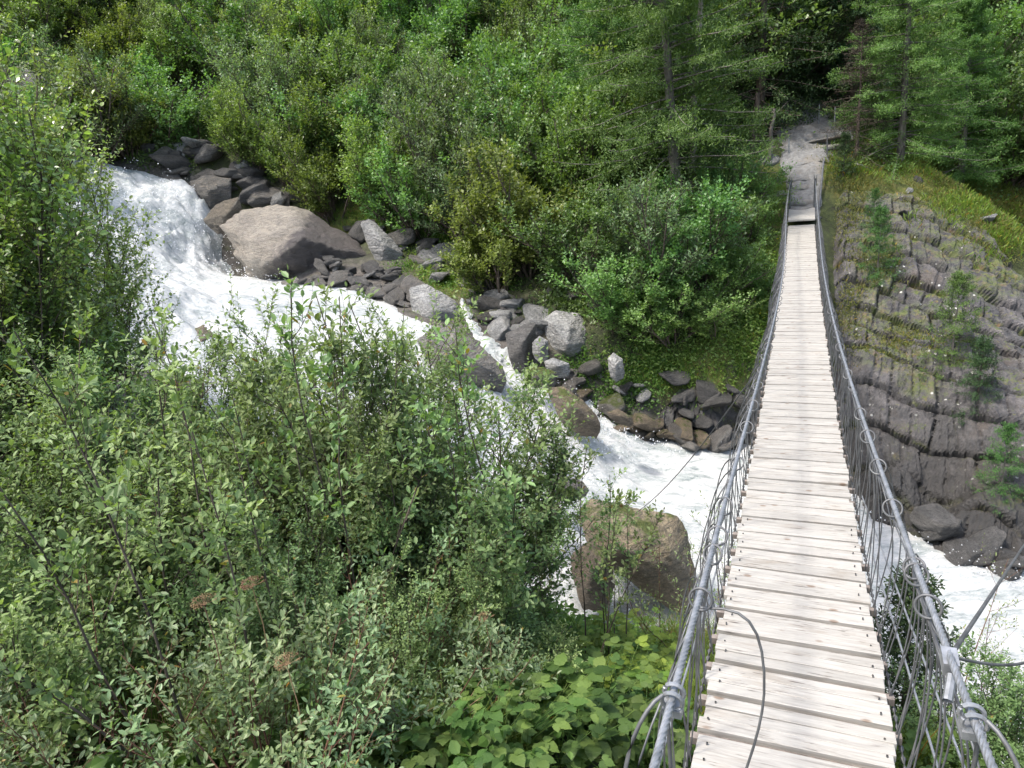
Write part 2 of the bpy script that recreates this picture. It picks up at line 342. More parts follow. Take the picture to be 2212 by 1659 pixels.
def water_mat():
    m, nt, b = newmat('white_water'); v = coords(nt, (.45, 1.25, 1.0), (0, 0, math.radians(38))); n1 = noise(nt, v, 1.6, 8, .72, 1.4); n2 = noise(nt, v, 8, 8, .78, 1.2); n3 = noise(nt, v, 30, 4, .7)
    f = math_(nt, 'ADD', math_(nt, 'MULTIPLY', n1, .5), math_(nt, 'MULTIPLY', n2, .5))
    c = ramp(nt, f, [(.36, (.13, .17, .17)), (.43, (.33, .37, .37)), (.5, (.52, .54, .54)), (.6, (.68, .68, .67))])
    cal = nd(nt, 'ShaderNodeAttribute', attribute_name='calm').outputs['Fac']
    c = mixc(nt, cal, c, ramp(nt, n2, [(.42, (.16, .18, .18)), (.62, (.45, .48, .48)), (.7, (.85, .86, .86))]))
    nt.links.new(c, b.inputs['Base Color']); b.inputs['Roughness'].default_value = .35
    bump(nt, b, math_(nt, 'ADD', n2, math_(nt, 'MULTIPLY', n3, .5)), .7, .09); return m
M['water'] = water_mat()
M['spray'], nt, b = newmat('spray_drop'); b.inputs['Base Color'].default_value = (.93, .94, .95, 1); b.inputs['Roughness'].default_value = .3
def path_mat():
    m, nt, b = newmat('path_slab'); v = coords(nt); n1 = noise(nt, v, 1.5, 6, .7); n2 = noise(nt, v, 9, 6, .7)
    c = ramp(nt, n2, [(.3, (.11, .11, .108)), (.7, (.24, .24, .238))]); c = mixc(nt, ramp(nt, n1, [(.5, (0,)), (.6, (.5,))]), c, (.2, .175, .14))
    nt.links.new(c, b.inputs['Base Color']); b.inputs['Roughness'].default_value = .85; bump(nt, b, n2, .8, .04); return m
M['path'] = path_mat()

# ------------------------------------------------------------------ the lie of the land (control points read off the photograph)
FARW = [PH(2212, 1230, -7.2), PH(2130, 1210, -7.1), PH(2020, 1120, -7), PH(1840, 1080, -6.9), PH(1600, 975, -6.6), PH(1350, 945, -6.1), PH(1250, 890, -5.6), PH(1180, 845, -5.1),
        PH(1090, 805, -4.65), PH(1000, 740, -4.0), PH(880, 685, -3.4), PH(750, 625, -2.8), PH(620, 605, -2.6), PH(540, 600, -2.5), PH(480, 560, -2.1), PH(440, 470, -.75), PD(400, 405, 26), PD(300, 375, 27), PD(180, 345, 29)]
NEARW = [PH(2212, 1600, -7.4), PH(2000, 1500, -7.2), PH(1560, 1370, -6.8), PH(1290, 1340, -6.4), PH(1100, 1150, -5.7), PH(950, 1100, -4.9), PH(800, 1010, -4.3), PH(600, 890, -3.4),
         PH(440, 820, -3.1), PH(330, 760, -2.8), PH(230, 620, -2.0), PD(130, 480, 18), PD(0, 420, 22)]
wl = [tuple(p) for p in FARW+NEARW]
wl += [(14, 4, -7.6), (9, 3.5, -7.5), (12, 7, -7.5), tuple(PH(1400, 1050, -6.5)), tuple(PH(1180, 940, -5.5)), tuple(PH(1100, 880, -4.85)), tuple(PH(900, 770, -3.8)), tuple(PH(650, 680, -3.0)),
       tuple(PH(480, 640, -2.75)), tuple(PH(400, 520, -1.7)), tuple(PH(370, 430, -.55)), tuple(PD(300, 400, 25.5)), tuple(PH(1700, 1200, -6.85)), (-25, 34, 1.1), (-20, 30, 1.1), (-16, 27.5, 1.1)]
WZ = RBF(wl, .5)
TP = []
for p in FARW+NEARW: TP.append((p[0], p[1], p[2]-.12))
for a, b_ in zip([PH(1700, 1180, -6.85), PH(1400, 1080, -6.5), PH(1180, 950, -5.5), PH(1080, 870, -4.8), PH(900, 780, -3.8), PH(650, 690, -3.0), PH(470, 640, -2.75), PH(400, 520, -1.7), PD(300, 410, 25.3)], range(9)): TP.append((a[0], a[1], a[2]-1.0))
TP += [(14, 4, -8.6), (9, 3.5, -8.2), (10.5, 6, -8.6), (7, 8.5, -8.3), (-16, 27, .5), (-20, 30, 1.0)]
# near bank
TP += [(0, 0, -1.9), (0, -4, -1.7), (-4, -3, -1.5), (4, -3, -2.2), (-3, 0, -1.8), (-6, 0, -1.5), (-12, 2, -.8), (-20, 6, .5), (.5, 1.2, -2.25), (-1, 1.6, -2.15), (-3, 2.5, -2.15), (-6, 4.5, -1.9), (-9, 8, -1.4), (-16, 14, -.4), (-26, 20, 1.6),
       (-.5, 3.6, -3.3), (1.4, 3.4, -3.5), (2.6, 3.2, -4.0), (1.2, 5.5, -4.8), (-2, 6, -3.5), (-4.5, 7.3, -2.9), (-1.2, 7.5, -4.6), (-7, 9.5, -2.2), (-12, 14, -1.2), (3.2, 2.2, -3.6), (4.2, 3.6, -5.5), (2, 7, -5.8), (4.0, 6, -6.6), (6, 2, -5.5), (8, 0, -5.0), (3, -1, -2.6), (12, -1, -5.5)]
# far bank
for px, py, D in ((1640, 700, 16.2), (1640, 880, 15.2), (1560, 800, 15.4), (1640, 400, 20.7), (1640, 520, 18.6), (1450, 800, 15.4), (1300, 760, 15.6), (1180, 640, 17.2), (1060, 600, 18.6), (960, 540, 20.3), (860, 480, 22.3), (700, 400, 25), (500, 340, 26.5), (350, 310, 28),
                  (1735, 500, 19.3), (1738, 420, 20.4), (1742, 345, 22), (1748, 292, 23.6), (1760, 275, 25.2), (1690, 330, 22.2),
                  (1900, 335, 22.6), (2000, 370, 22.5), (2100, 440, 21.5), (2212, 525, 20.3), (1830, 420, 20.2), (1820, 560, 18), (1850, 800, 15.4), (1900, 980, 14.0), (2000, 700, 16.6), (2000, 900, 14.6), (2100, 640, 17.3), (2100, 900, 14.6), (2180, 1090, 13.2), (2212, 800, 15.6), (2100, 1100, 12.9), (1950, 1060, 13.3)):
    TP.append(tuple(PD(px, py, D)))
# gully behind the ridge and the wooded hillside
TP += [tuple(PD(2212, 470, 24)+np.array((0, 0, -1.2))), tuple(PD(2050, 330, 26)+np.array((0, 0, -.6))), tuple(PD(2400, 700, 19)), tuple(PD(2400, 560, 24)+np.array((0, 0, -1))), (22, 12, -6.5), (26, 6, -7)]
for az, D, z in ((-45, 36, 5.5), (-45, 55, 15), (-30, 38, 6), (-30, 55, 15), (-15, 32, 3.8), (-15, 45, 11), (-15, 60, 19), (-5, 30, 3.0), (-5, 45, 11), (5, 27, 1.6), (5, 45, 11), (5, 60, 19), (15, 26, 1.6), (15, 45, 12), (25, 30, 2.0), (25, 45, 10), (25, 60, 19), (35, 30, 1.0), (35, 45, 9), (38, 60, 17), (45, 32, 0), (48, 50, 9), (-55, 40, 8), (55, 30, -2), (60, 50, 8)):
    TP.append((D*math.sin(math.radians(az)), D*math.cos(math.radians(az)), z))
TZ0 = RBF(TP, .6, 3e-3)
def TZ(x, y):
    x = np.asarray(x, float); y = np.asarray(y, float)
    return TZ0(x, y) + .22*fbm(p3(x, y)*.55, 4, 3)
def hit(px, py, lo=1.2, hi=70, f=None):
    r = ray(px, py); t = np.geomspace(lo, hi, 1400); P = r[None]*t[:, None]
    g = (f or TZ)(P[:, 0], P[:, 1]); k = np.nonzero(P[:, 2] < g)[0]
    return P[k[0]] if len(k) else P[-1]
def gz(x, y): return float(TZ(np.array([x]), np.array([y]))[0])
def pix(P):
    P = np.asarray(P, float); d = np.array(fw); X = P@np.array(cr); Y = -(P@np.array(cu)); Z = P@d
    return (512+FPX*X/Z)*SC, (384+FPX*Y/Z)*SC, Z

def axis(segs):
    a = []
    for lo, hi, st in segs: a += list(np.arange(lo, hi, st))
    return np.array(a+[segs[-1][1]])
def gridmesh(xs, ys):
    X, Y = np.meshgrid(xs, ys, indexing='ij'); n, m = X.shape; idx = np.arange(n*m).reshape(n, m)
    F = np.stack([idx[:-1, :-1], idx[1:, :-1], idx[1:, 1:], idx[:-1, 1:]], -1)
    return X, Y, F
# cliff region weight (the bedded rock right of the bridge)
def cliff_w(x, y):
    P = p3(x, y, TZ0(x, y)); px, py, Z = pix(P)
    u = (px-1765)/60; e = np.clip(u, 0, 1)*np.clip((Z-5)/2, 0, 1)
    # ridge line
    rl = np.interp(px, [1765, 1830, 1950, 2100, 2212, 2500], [400, 378, 372, 440, 540, 760])
    e = e*np.clip((py-rl)/40, 0, 1)*(WZ(x, y) < P[..., 2]+.8)
    o = np.clip(1.6-((px-1520)/125)**2*1.2-((py-905)/85)**2*1.2, 0, 1)*(Z > 8)*(WZ(x, y) < P[..., 2]+.6)*(px < 1660)
    return np.maximum(e, np.clip(o, 0, 1))
xs = axis([(-70, -14, .8), (-14, 13, .2), (13, 22, .3), (22, 60, .8)]); ys = axis([(-12, 0, .5), (0, 26, .2), (26, 50, .45), (50, 120, 1.6)])
X, Y, F = gridmesh(xs, ys); Z = TZ(X, Y)
far = np.hypot(X, Y); Z = np.where(far > 62, np.minimum(Z, 40), Z)
wz = WZ(X, Y); above = Z-wz
rk = np.clip(1.4-np.abs(above)/1.1, 0, 1)*(far < 34)
px_, py_, pz_ = pix(p3(X, Y, Z)); inf = pz_ > 1
rk = np.maximum(rk, (inf*(px_ > 1500)*(px_ < 1660)*(py_ > 760)*(py_ < 990)).astype(float))
# turf patches: either side of the bridge end, over the ridge
def blob(cx, cy, rx, ry): return np.clip(1.5-((px_-cx)/rx)**2-((py_-cy)/ry)**2, 0, 1)*inf
tf = np.maximum.reduce([blob(1620, 600, 90, 150), blob(1660, 430, 60, 90), blob(1900, 350, 170, 60), blob(2080, 420, 130, 60), blob(1000, 580, 110, 70), blob(1560, 780, 90, 60), blob(1450, 800, 80, 40), blob(800, 480, 120, 40)])*(far > 12)*(far < 27)
cwt = cliff_w(X, Y)
# finer rock relief on the little outcrop left of the bridge
oc = (inf*(px_ > 1380)*(px_ < 1680)*(py_ > 740)*(py_ < 1010)).astype(float)
Z = Z + oc*.16*np.abs(fbm(p3(X*1.2+Y*.5, Y*2.2-X, Z*2.5), 3, 9)) - .5*cwt
me = mesh('ground', np.stack([X, Y, Z], -1).reshape(-1, 3), [F.reshape(-1, 4)], M['ground'], True, attrs={'rockiness': rk.ravel(), 'turf': tf.ravel()})
tag(obj('ground', me), kind='structure')

# cliff: fine sheet with tilted blocks of bedded rock
xs = np.arange(1.8, 17.5, .038); ys = np.arange(8.0, 24.5, .038)
X, Y, F = gridmesh(xs, ys); Zb = TZ(X, Y); W_ = cliff_w(X, Y)
P0 = p3(X, Y, Zb)
px_, py_, pz_ = pix(P0)
# bedding coordinates, measured as they cross the face in the picture plane's real metres
gx, gy = np.gradient(Zb, .038); N = nrm(np.stack([-gx, -gy, np.ones_like(gx)], -1)); Nm = nrm(N[W_ > .5].mean(0))
t1 = nrm(np.cross(np.array((0, 0, 1.)), Nm)); t2 = np.cross(Nm, t1)      # along strike, up the face
a1 = P0@t1; a2 = P0@t2
wob = .18*fbm(P0*.5, 2, 21)
ang = math.radians(42); s1 = (a1*math.cos(ang)+a2*math.sin(ang)); ang = math.radians(-24); s2 = (a1*math.cos(ang)+a2*math.sin(ang))
ang2 = math.radians(152+8); q1 = a1*math.cos(ang2)+a2*math.sin(ang2)
def cells(c, wdt, seed):
    k = np.floor(c/wdt); f = c/wdt-k; return k, f
k1, f1 = cells(s1+wob+.09*fbm(P0*.9, 3, 8)+.14*np.sin(s1*1.3+1), .62, 1)          # continuous joints falling to the right
off = h3(k1, k1*0, k1*0, 5)*3
k2, f2 = cells(s2+off+wob*.8+.05*fbm(P0*1.7, 2, 9), .36, 2)  # ribs between them
hv = h3(k1, k2, k1*0, 11); hb = h3(k1, k1*0, k1*0, 12)
off4 = h3(k1, k2, k2*0, 6)
k4, f4 = cells(s1+wob+off4, .21, 1); k3, f3 = cells(s2+off+wob*.8, .12, 1); hs_ = h3(k3, k4, k4*0, 15); ho = h3(k3, k3*0, k1, 16)
d2 = np.minimum(f2, 1-f2)*.36; d1 = np.minimum(f1, 1-f1)*.62; d = np.minimum(d1, d2*1.4)
crack = np.maximum(np.exp(-(d1/.045)**2), .6*np.exp(-(d2/.02)**2))
d4 = np.minimum(np.minimum(f4, 1-f4)*.21, np.minimum(f3, 1-f3)*.12)
disp = .15*(hv-.5)+.12*(hb-.5)+.05*(hs_-.5)+.04*(ho-.5)-.11*np.exp(-(d1/.04)**2)-.05*np.exp(-(d2/.02)**2)-.015*np.exp(-(d4/.015)**2)+.09*(.5-f1)+.06*(f2-.5)+.05*fbm(P0*4, 4, 31)+.16*fbm(P0*.5, 3, 4)
low = np.clip((-5.2-Zb)/1.2, 0, 1)
disp = disp*(1-.2*low)
Pd = P0 + N*(disp*W_)[..., None]*.9 - np.array((0, 0, 1.))*((1-W_)*.9)[..., None]
ridge = np.interp(px_, [1765, 1830, 1950, 2100, 2212, 2500], [400, 378, 372, 440, 540, 760])
turf = np.clip(1.3-(py_-ridge)/80, 0, 1)
for cx, cy, rx, ry in ((1900, 560, 60, 120), (1950, 680, 80, 40), (1960, 780, 120, 30), (1850, 690, 70, 30), (2080, 520, 130, 50), (2150, 590, 100, 60), (1990, 830, 60, 35)): turf = np.maximum(turf, np.clip(1.15-((px_-cx)/rx)**2-((py_-cy)/ry)**2, 0, 1)*.85)
keep = (W_[:-1, :-1]+W_[1:, 1:]) > 0
me = mesh('cliff', Pd.reshape(-1, 3), [F[keep].reshape(-1, 4)], M['cliff'], False, attrs={'crack': crack.ravel(), 'cell': (hv*.5+hs_*.5).ravel(), 'turf': turf.ravel()})
tag(obj('cliff', me), kind='structure')
Zc = Pd[..., 2]
def CZ(x, y):
    i = np.clip(((np.asarray(x)-1.8)/.038).astype(int), 0, Zc.shape[0]-1); j = np.clip(((np.asarray(y)-8.0)/.038).astype(int), 0, Zc.shape[1]-1)
    return Zc[i, j]
def hitc(px, py): return hit(px, py, 9, 40, lambda x, y: CZ(x, y))

# water
xs = axis([(-26, -13, .2), (-13, 9, .07), (9, 15, .12)]); ys = axis([(3, 25, .07), (25, 36, .2)])
X, Y, F = gridmesh(xs, ys); Zw = WZ(X, Y); gx, gy = np.gradient(Zw, xs, ys); st = np.clip(np.hypot(gx, gy)*1.2, .25, 1.3)
tz = TZ(X, Y)
PW = p3(X, Y, Zw)
ca, sa = math.cos(math.radians(-36)), math.sin(math.radians(-36)); fl = np.stack([(X*ca+Y*sa)*.55, (-X*sa+Y*ca)*1.25, Zw*1.3], -1)
r1 = 1-np.abs(fbm(fl*.9, 4, 41)); r2 = fbm(fl*3.2, 4, 45)
Zd = Zw + st*(.30*(r1-.7)+.12*r2) + .05*st*fbm(fl*8, 3, 47)
px_, py_, pz_ = pix(PW)
def wb(cx, cy, rx, ry, a, Z=None): return a*np.exp(-((px_-cx)/rx)**2-((py_-cy)/ry)**2)*(pz_ > 1)
Zd += wb(1240, 960, 90, 60, .3)+wb(1160, 890, 60, 50, .15)+wb(560, 650, 90, 35, .15)+wb(400, 430, 60, 40, .2)
calm = np.clip(wb(1360, 1340, 75, 55, 1.5)-.3, 0, 1)
keep = ((Zd+.5 > tz)[:-1, :-1] | (Zd+.5 > tz)[1:, 1:])
me = mesh('river', np.stack([X, Y, Zd], -1).reshape(-1, 3), [F[keep].reshape(-1, 4)], M['water'], True, attrs={'calm': calm.ravel()})
tag(obj('river', me), kind='structure')
WZd = Zd; Wxs, Wys = xs, ys
def wz_at(x, y):
    i = np.clip(np.searchsorted(Wxs, x), 0, len(Wxs)-1); j = np.clip(np.searchsorted(Wys, y), 0, len(Wys)-1); return WZd[i, j]
# spray thrown up by the falls
rng = np.random.default_rng(5)
sp = []
for cx, cy, rx, ry, n_, hh in ((1210, 880, 50, 40, 900, .5), (1260, 910, 90, 40, 1300, .5), (1150, 800, 40, 30, 500, .35), (2000, 1110, 110, 30, 900, .35), (2150, 1200, 60, 40, 500, .3), (520, 600, 60, 30, 800, .5), (440, 480, 50, 50, 800, .5), (380, 420, 70, 30, 900, .5), (1220, 1080, 60, 60, 700, .4), (1370, 950, 90, 25, 600, .35), (600, 740, 80, 30, 400, .3), (1010, 700, 20, 30, 250, .2), (1310, 1290, 30, 60, 250, .3)):
    for q in range(60):
        p = hit(cx+rng.normal()*rx, cy+rng.normal()*ry, 4, 60, lambda x, y: np.maximum(WZ(x, y), TZ(x, y)-.2))
        if WZ(p[:1], p[1:2])[0] < TZ(p[:1], p[1:2])[0]-.02: continue
        m_ = n_//60; base = p+np.stack([rng.normal(0, .12, m_), rng.normal(0, .12, m_), np.abs(rng.normal(0, hh*.45, m_))+rng.uniform(-.05, .1)], -1); sp.append(base)
sp = np.concatenate(sp); dr = np.linalg.norm(sp, axis=1); s_ = (rng.uniform(.2, 1, len(sp))**2*.012+.003)
tet = np.array([(1, 1, 1), (1, -1, -1), (-1, 1, -1), (-1, -1, 1)], float)
V = (sp[:, None]+tet[None]*s_[:, None, None]).reshape(-1, 3); F = (np.arange(len(sp))[:, None, None]*4+np.array([(0, 1, 2), (0, 3, 1), (0, 2, 3), (1, 3, 2)])[None]).reshape(-1, 3)
tag(obj('spray', mesh('spray', V, [F], M['spray'])), 'white drops of spray thrown up along the rapids', 'spray', kind='stuff')
# side stream tumbling between the boulders
def stream(pts, wd):
    c = [hit(x, y) for x, y in pts]; c = np.array(c); t = np.linspace(0, len(c)-1, 90); C = np.stack([np.interp(t, range(len(c)), c[:, k]) for k in range(3)], -1)
    T = nrm(np.gradient(C, axis=0)); S = nrm(np.cross(T, (0, 0, 1.))); w_ = np.interp(t, range(len(c)), wd)*(1+.55*fbm(C*6, 3, 77)); q = np.linspace(-1, 1, 9)+0
    V = C[:, None]+S[:, None]*(w_[:, None]*q[None])[..., None]; V[..., 2] = np.maximum(V[..., 2], TZ(V[..., 0], V[..., 1]))+.09-.09*q[None]**2+.07*fbm(V*5, 3, 3)
    idx = np.arange(90*9).reshape(90, 9); F = np.stack([idx[:-1, :-1], idx[1:, :-1], idx[1:, 1:], idx[:-1, 1:]], -1).reshape(-1, 4)
    return V.reshape(-1, 3), F
V, F = stream([(998, 655), (1010, 690), (1030, 725), (1050, 740), (1068, 760), (1095, 780), (1120, 810), (1160, 850)], [.1, .13, .18, .2, .16, .15, .25, .3])
tag(obj('stream', mesh('stream', V, [F], M['water'], True, attrs={'calm': np.zeros(len(V))})), kind='structure')
V, F = stream([(1255, 855), (1275, 890), (1292, 905)], [.08, .1, .14])
tag(obj('stream', mesh('stream', V, [F], M['water'], True, attrs={'calm': np.zeros(len(V))})), kind='structure')

# ------------------------------------------------------------------ the footbridge (local x across, y along, z up)
AZ = math.radians(24.2); BZ = -1.8; UEND = 19.5
bridge = empty('suspension_bridge', (0, 0, BZ), -AZ)
tag(bridge, 'narrow plank suspension footbridge slung on steel wire ropes across the white river', 'footbridge')
def dz(u): t = (np.asarray(u, float)-1.2)/18.3; return -1.80-.36*t-1.85*t*(1-t)-BZ
def v0(u): return .03-.008*np.asarray(u, float)
def B2W(P): P = np.asarray(P, float); c, s = math.cos(AZ), math.sin(AZ); return np.stack([P[..., 0]*c+P[..., 1]*s, -P[..., 0]*s+P[..., 1]*c, P[..., 2]+BZ], -1)
def W2B(P): P = np.asarray(P, float); c, s = math.cos(AZ), math.sin(AZ); return np.stack([P[..., 0]*c-P[..., 1]*s, P[..., 0]*s+P[..., 1]*c, P[..., 2]-BZ], -1)
HH = lambda u: np.interp(u, [1, 4, 10, 15, 19.5], [.8, .78, .74, .8, .9])
def trace(pts):
    out = []
    for x, y in pts:
        q = W2B(ray(x, y)+np.array((0, 0, BZ)))          # direction in bridge axes
        t = np.linspace(.5, 21, 6000); e = q[2]*t-BZ*0 - (dz(q[1]*t)+HH(q[1]*t)) - BZ
        k = np.nonzero((e[:-1] > 0) & (e[1:] <= 0))[0]
        if len(k) == 0: k = [np.argmin(np.abs(e))]
        out.append((q[1]*t[k[0]], q[0]*t[k[0]]))
    return np.array(out)
RP = trace([(2150, 1659), (2105, 1560), (2060, 1440), (2010, 1300), (1940, 1120), (1900, 1010), (1870, 920), (1840, 830), (1810, 730), (1790, 640), (1775, 560)])
LP = trace([(1410, 1659), (1450, 1510), (1490, 1390), (1515, 1270), (1545, 1160), (1570, 1060), (1600, 960), (1625, 880), (1650, 780), (1670, 700)])
print('right', np.round(RP, 2).tolist()); print('left', np.round(LP, 2).tolist())
cR = np.polyfit(np.append(RP[:, 0], [16, 19.5]), np.append(RP[:, 1], [.2, .17]), 4); cL = np.polyfit(np.append(LP[:, 0], [16, 19.5]), np.append(LP[:, 1], [-.4, -.42]), 4)
def cable_v(u, s): return np.polyval(cR if s > 0 else cL, np.clip(u, .6, 19.6))
def cable(u, s): u = np.asarray(u, float); return np.stack([cable_v(u, s), u, dz(u)+HH(u)], -1)
URr = lambda py: float(np.interp(-py, [-1659, -1560, -1440, -1300, -1120, -1010][0:6], RP[:6, 0]))
ULl = lambda py: float(np.interp(-py, [-1659, -1510, -1390, -1270, -1160, -1060], LP[:6, 0]))
# deck boards: pairs on 0.2 m centres with dark crossbars in the gaps
parts = []; rn = []; rng = np.random.default_rng(3)
nb = int((UEND-.3)/.2); gaps = [1.834-.2*7+.2*k for k in range(nb)]
gaps = [g for g in gaps if g < 18.75]
for k, g in enumerate(gaps[:-1]):
    nbd = 2 if rng.random() > .12 else 3
    a = g+(.028 if g < 2.7 else .019); b_ = g+.2-.002; wd = (b_-a)/nbd
    for q in range(nbd):
        uc = a+wd*(q+.5); L = .295+rng.normal()*.004; sl = float(dz(uc+.05)-dz(uc-.05))/.1
        zc = float(dz(uc))+rng.normal()*.0015; tl = rng.normal()*.006
        V, Fb = box((v0(uc)+rng.normal()*.004, uc, zc), (L, rng.normal()*.0015, tl*L), (0, wd/2-.0006, sl*wd/2+rng.normal()*.0005), (0, 0, .014))
        parts.append((V, Fb)); rn += [rng.random()]*8
us = np.arange(18.85, UEND+.3, .13)                       # steeper landing boards at the far abutment
for uc in us:
    V, Fb = box((v0(uc), uc, float(dz(18.8))+.10+.19*(uc-18.8)), (.31, 0, 0), (0, .0635, .012), (0, 0, .02)); parts.append((V, Fb)); rn += [rng.random()]*8
V, F = join(parts); deck = obj('deck', mesh('deck', V, [F], M['wood'], rnd=rn), bridge)
bv = deck.modifiers.new('b', 'BEVEL'); bv.width = .0016; bv.segments = 1
# screw heads of the nearest boards
V, F = tubes(np.array([[(0, 0, 0), (0, 0, .011)]]), .0035, .0035, 6); scm = mesh('screw', V, [F], M['steel_dark'])
for k, g in enumerate(gaps):
    if not 1.3 < g < 3.6: continue
    for q in (.075, .15):
        for s in (-1, 1):
            uc = g+q+rng.normal()*.006; o = obj('screw', scm, deck, (v0(uc)+s*(.262+rng.normal()*.006), uc, float(dz(uc))+.012)); o.rotation_euler = (rng.normal()*.15, rng.normal()*.15, 0)
sh = None
for k, g in enumerate(gaps):                              # crossbars
    uc = g+.014
    if k < 14 or sh is None:
        V, Fb = box((0, 0, 0), (.322, 0, 0), (0, .0135, 0), (0, 0, .014)); sh = mesh('crossbar', V, [Fb], M['bar'])
    o = obj('crossbar', sh, bridge, (v0(uc)+rng.normal()*.004, uc, float(dz(uc))-.024)); o.rotation_euler = (0, 0, rng.normal()*.008)
# wire ropes
def rope(path, r, name, mat, parent=bridge, twist=1, du=.02):
    P = np.asarray(path, float); seg = np.linalg.norm(np.diff(P, axis=0), axis=1); s = np.concatenate([[0], np.cumsum(seg)])
    n = max(3, int(s[-1]/du)); q = np.linspace(0, s[-1], n); C = np.stack([np.interp(q, s, P[:, k]) for k in range(3)], -1)
    T = nrm(np.gradient(C, axis=0)); A = nrm(np.cross(T, (0, 0, 1.))); B = np.cross(T, A); m = 24; an = np.arange(m)*2*PI/m
    rr = r*(1+.13*np.cos(6*an))[None, :]; ph = q[:, None]*twist*2*PI/(r*14)+an[None]
    V = C[:, None]+rr[..., None]*(np.cos(ph)[..., None]*A[:, None]+np.sin(ph)[..., None]*B[:, None])
    idx = np.arange(n*m).reshape(n, m); F = np.stack([idx[:-1], np.roll(idx, -1, 1)[:-1], np.roll(idx, -1, 1)[1:], idx[1:]], -1).reshape(-1, 4)
    return obj(name, mesh(name, V.reshape(-1, 3), [F], mat, True), parent)
def wire(paths, r, name, mat, parent=bridge, sides=6):
    V, F = join([tubes(np.asarray(p, float)[None], r, r, sides) for p in paths]); return obj(name, mesh(name, V, [F], mat, True), parent)
hc = {}
ends = {}
for s in (-1, 1):
    u = np.concatenate([np.arange(-.6, 6, .05), np.arange(6, 19.6, .2), [19.7]]); P = cable(u, s)
    hc[s] = rope(P, .0072, 'hand_rope', M['steel'], du=.012); ends[s] = P[-1]
# rings and hangers
ringme = None
def torus(R, r, n=20, m=6):
    a = np.arange(n)*2*PI/n; P = np.stack([R*np.cos(a), np.zeros(n), R*np.sin(a)], -1); A = nrm(P); b = np.arange(m)*2*PI/m
    V = P[:, None]+r*(np.cos(b)[None, :, None]*A[:, None]+np.sin(b)[None, :, None]*np.array((0, 1., 0))); idx = np.arange(n*m).reshape(n, m)
    return V.reshape(-1, 3), np.stack([idx, np.roll(idx, -1, 0), np.roll(np.roll(idx, -1, 0), -1, 1), np.roll(idx, -1, 1)], -1).reshape(-1, 4)
V, F = torus(.027, .0034); ringme = mesh('ring', V, [F], M['steel_dark'], True)
def arch(r, du1, du2, s, k, swing=0):
    """one bent wire: through the ring, both legs down to the deck edge"""
    pts = []
    for sg, du in ((-1, du1), (1, du2)):
        foot = np.array((v0(r[1]+du)+s*(.314-.008*k), r[1]+du, float(dz(r[1]+du))-.03)); top = r.copy()
        h = top[2]-foot[2]; t = np.linspace(0, 1, 14)
        y = top[1]+du*(np.clip(t*3.2, 0, 1)**.55)*1.12-du*.12*np.clip((t-.3)/.7, 0, 1); z = top[2]-h*t**1.35
        x = top[0]+(foot[0]-top[0])*t**.8+s*(.035+.02*k)*np.sin(PI*t)+swing*np.sin(PI*t)
        L = np.stack([x, y, z], -1); pts.append(L if sg > 0 else L[::-1])
    return np.concatenate([pts[0][:-1], pts[1]])
rng = np.random.default_rng(11); nring = 0
mids = [gaps[0]+.01+.1+.4*k for k in range(int((18.3-gaps[0])/.4))]
for s in (-1, 1):
    um0 = [URr(1297), URr(1238), URr(1225), URr(1090)] if s > 0 else [ULl(1281), ULl(1188), ULl(1147), ULl(1085)]
    for i, um in enumerate(um0+[m for m in mids if m > um0[-1]+.25]):
        jit = rng.normal()*.035*(i > 3); c = cable(um+jit, s); c[2] -= .012
        o = obj('ring', ringme, hc[s], None); o.location = c+np.array((0, 0, -.006)); o.rotation_euler = (-.62+rng.normal()*.22, rng.normal()*.3, rng.normal()*.35)
        r = c+np.array((0, 0, -.035)); sw = rng.normal()*.025
        wire([arch(r, -.1, .1, s, 0, sw), arch(r, -.3, .3, s, 1, sw*.5+rng.normal()*.01)], .0026 if um < 6 else .003, 'hanger', M['steel_dark'], hc[s], 6 if um < 6 else 4)
        if s < 0 and i == 0:
            t = np.linspace(0, 1, 18)
            wire([np.stack([c[0]+.15*np.sin(PI*t**.75), c[1]-.12*t, c[2]-.03+.04*np.sin(PI*np.clip(t*2.5, 0, 1))-.80*t**1.7], -1)], .0034, 'hanger', M['steel_dark'], hc[s])
# clamps with a loose tail of rope on the near hand ropes
for s, u in ((-1, ULl(1502)), (1, URr(1549))):
    c = cable(u, s); parts = []
    for q in (-.012, .012):
        a = np.linspace(0, 2*PI, 17); parts.append(tubes(np.stack([c[0]+.019*np.cos(a), np.full(17, c[1]+q), c[2]+.019*np.sin(a)-.003], -1)[None], .0042, .0042, 6))
    parts.append(box(c+np.array((0, 0, -.026)), (.018, 0, 0), (0, .02, 0), (0, 0, .008)))
    V, F = join(parts); obj('clamp', mesh('clamp', V, [F], M['steel']), hc[s])
    t = np.linspace(0, 1, 16)
    L = np.stack([c[0]+s*(.015+.05*np.sin(PI*t))+s*.03*t, c[1]-.02-.10*np.sin(t*2.2), c[2]+.015+.015*np.sin(PI*t)-.6*t**1.6], -1)
    L2 = np.stack([c[0]+s*.012-s*.02*t, c[1]-.03*t, c[2]-.02-.75*t], -1)
    wire([L, L2], .0042, 'rope_tail', M['steel_dark'], hc[s])
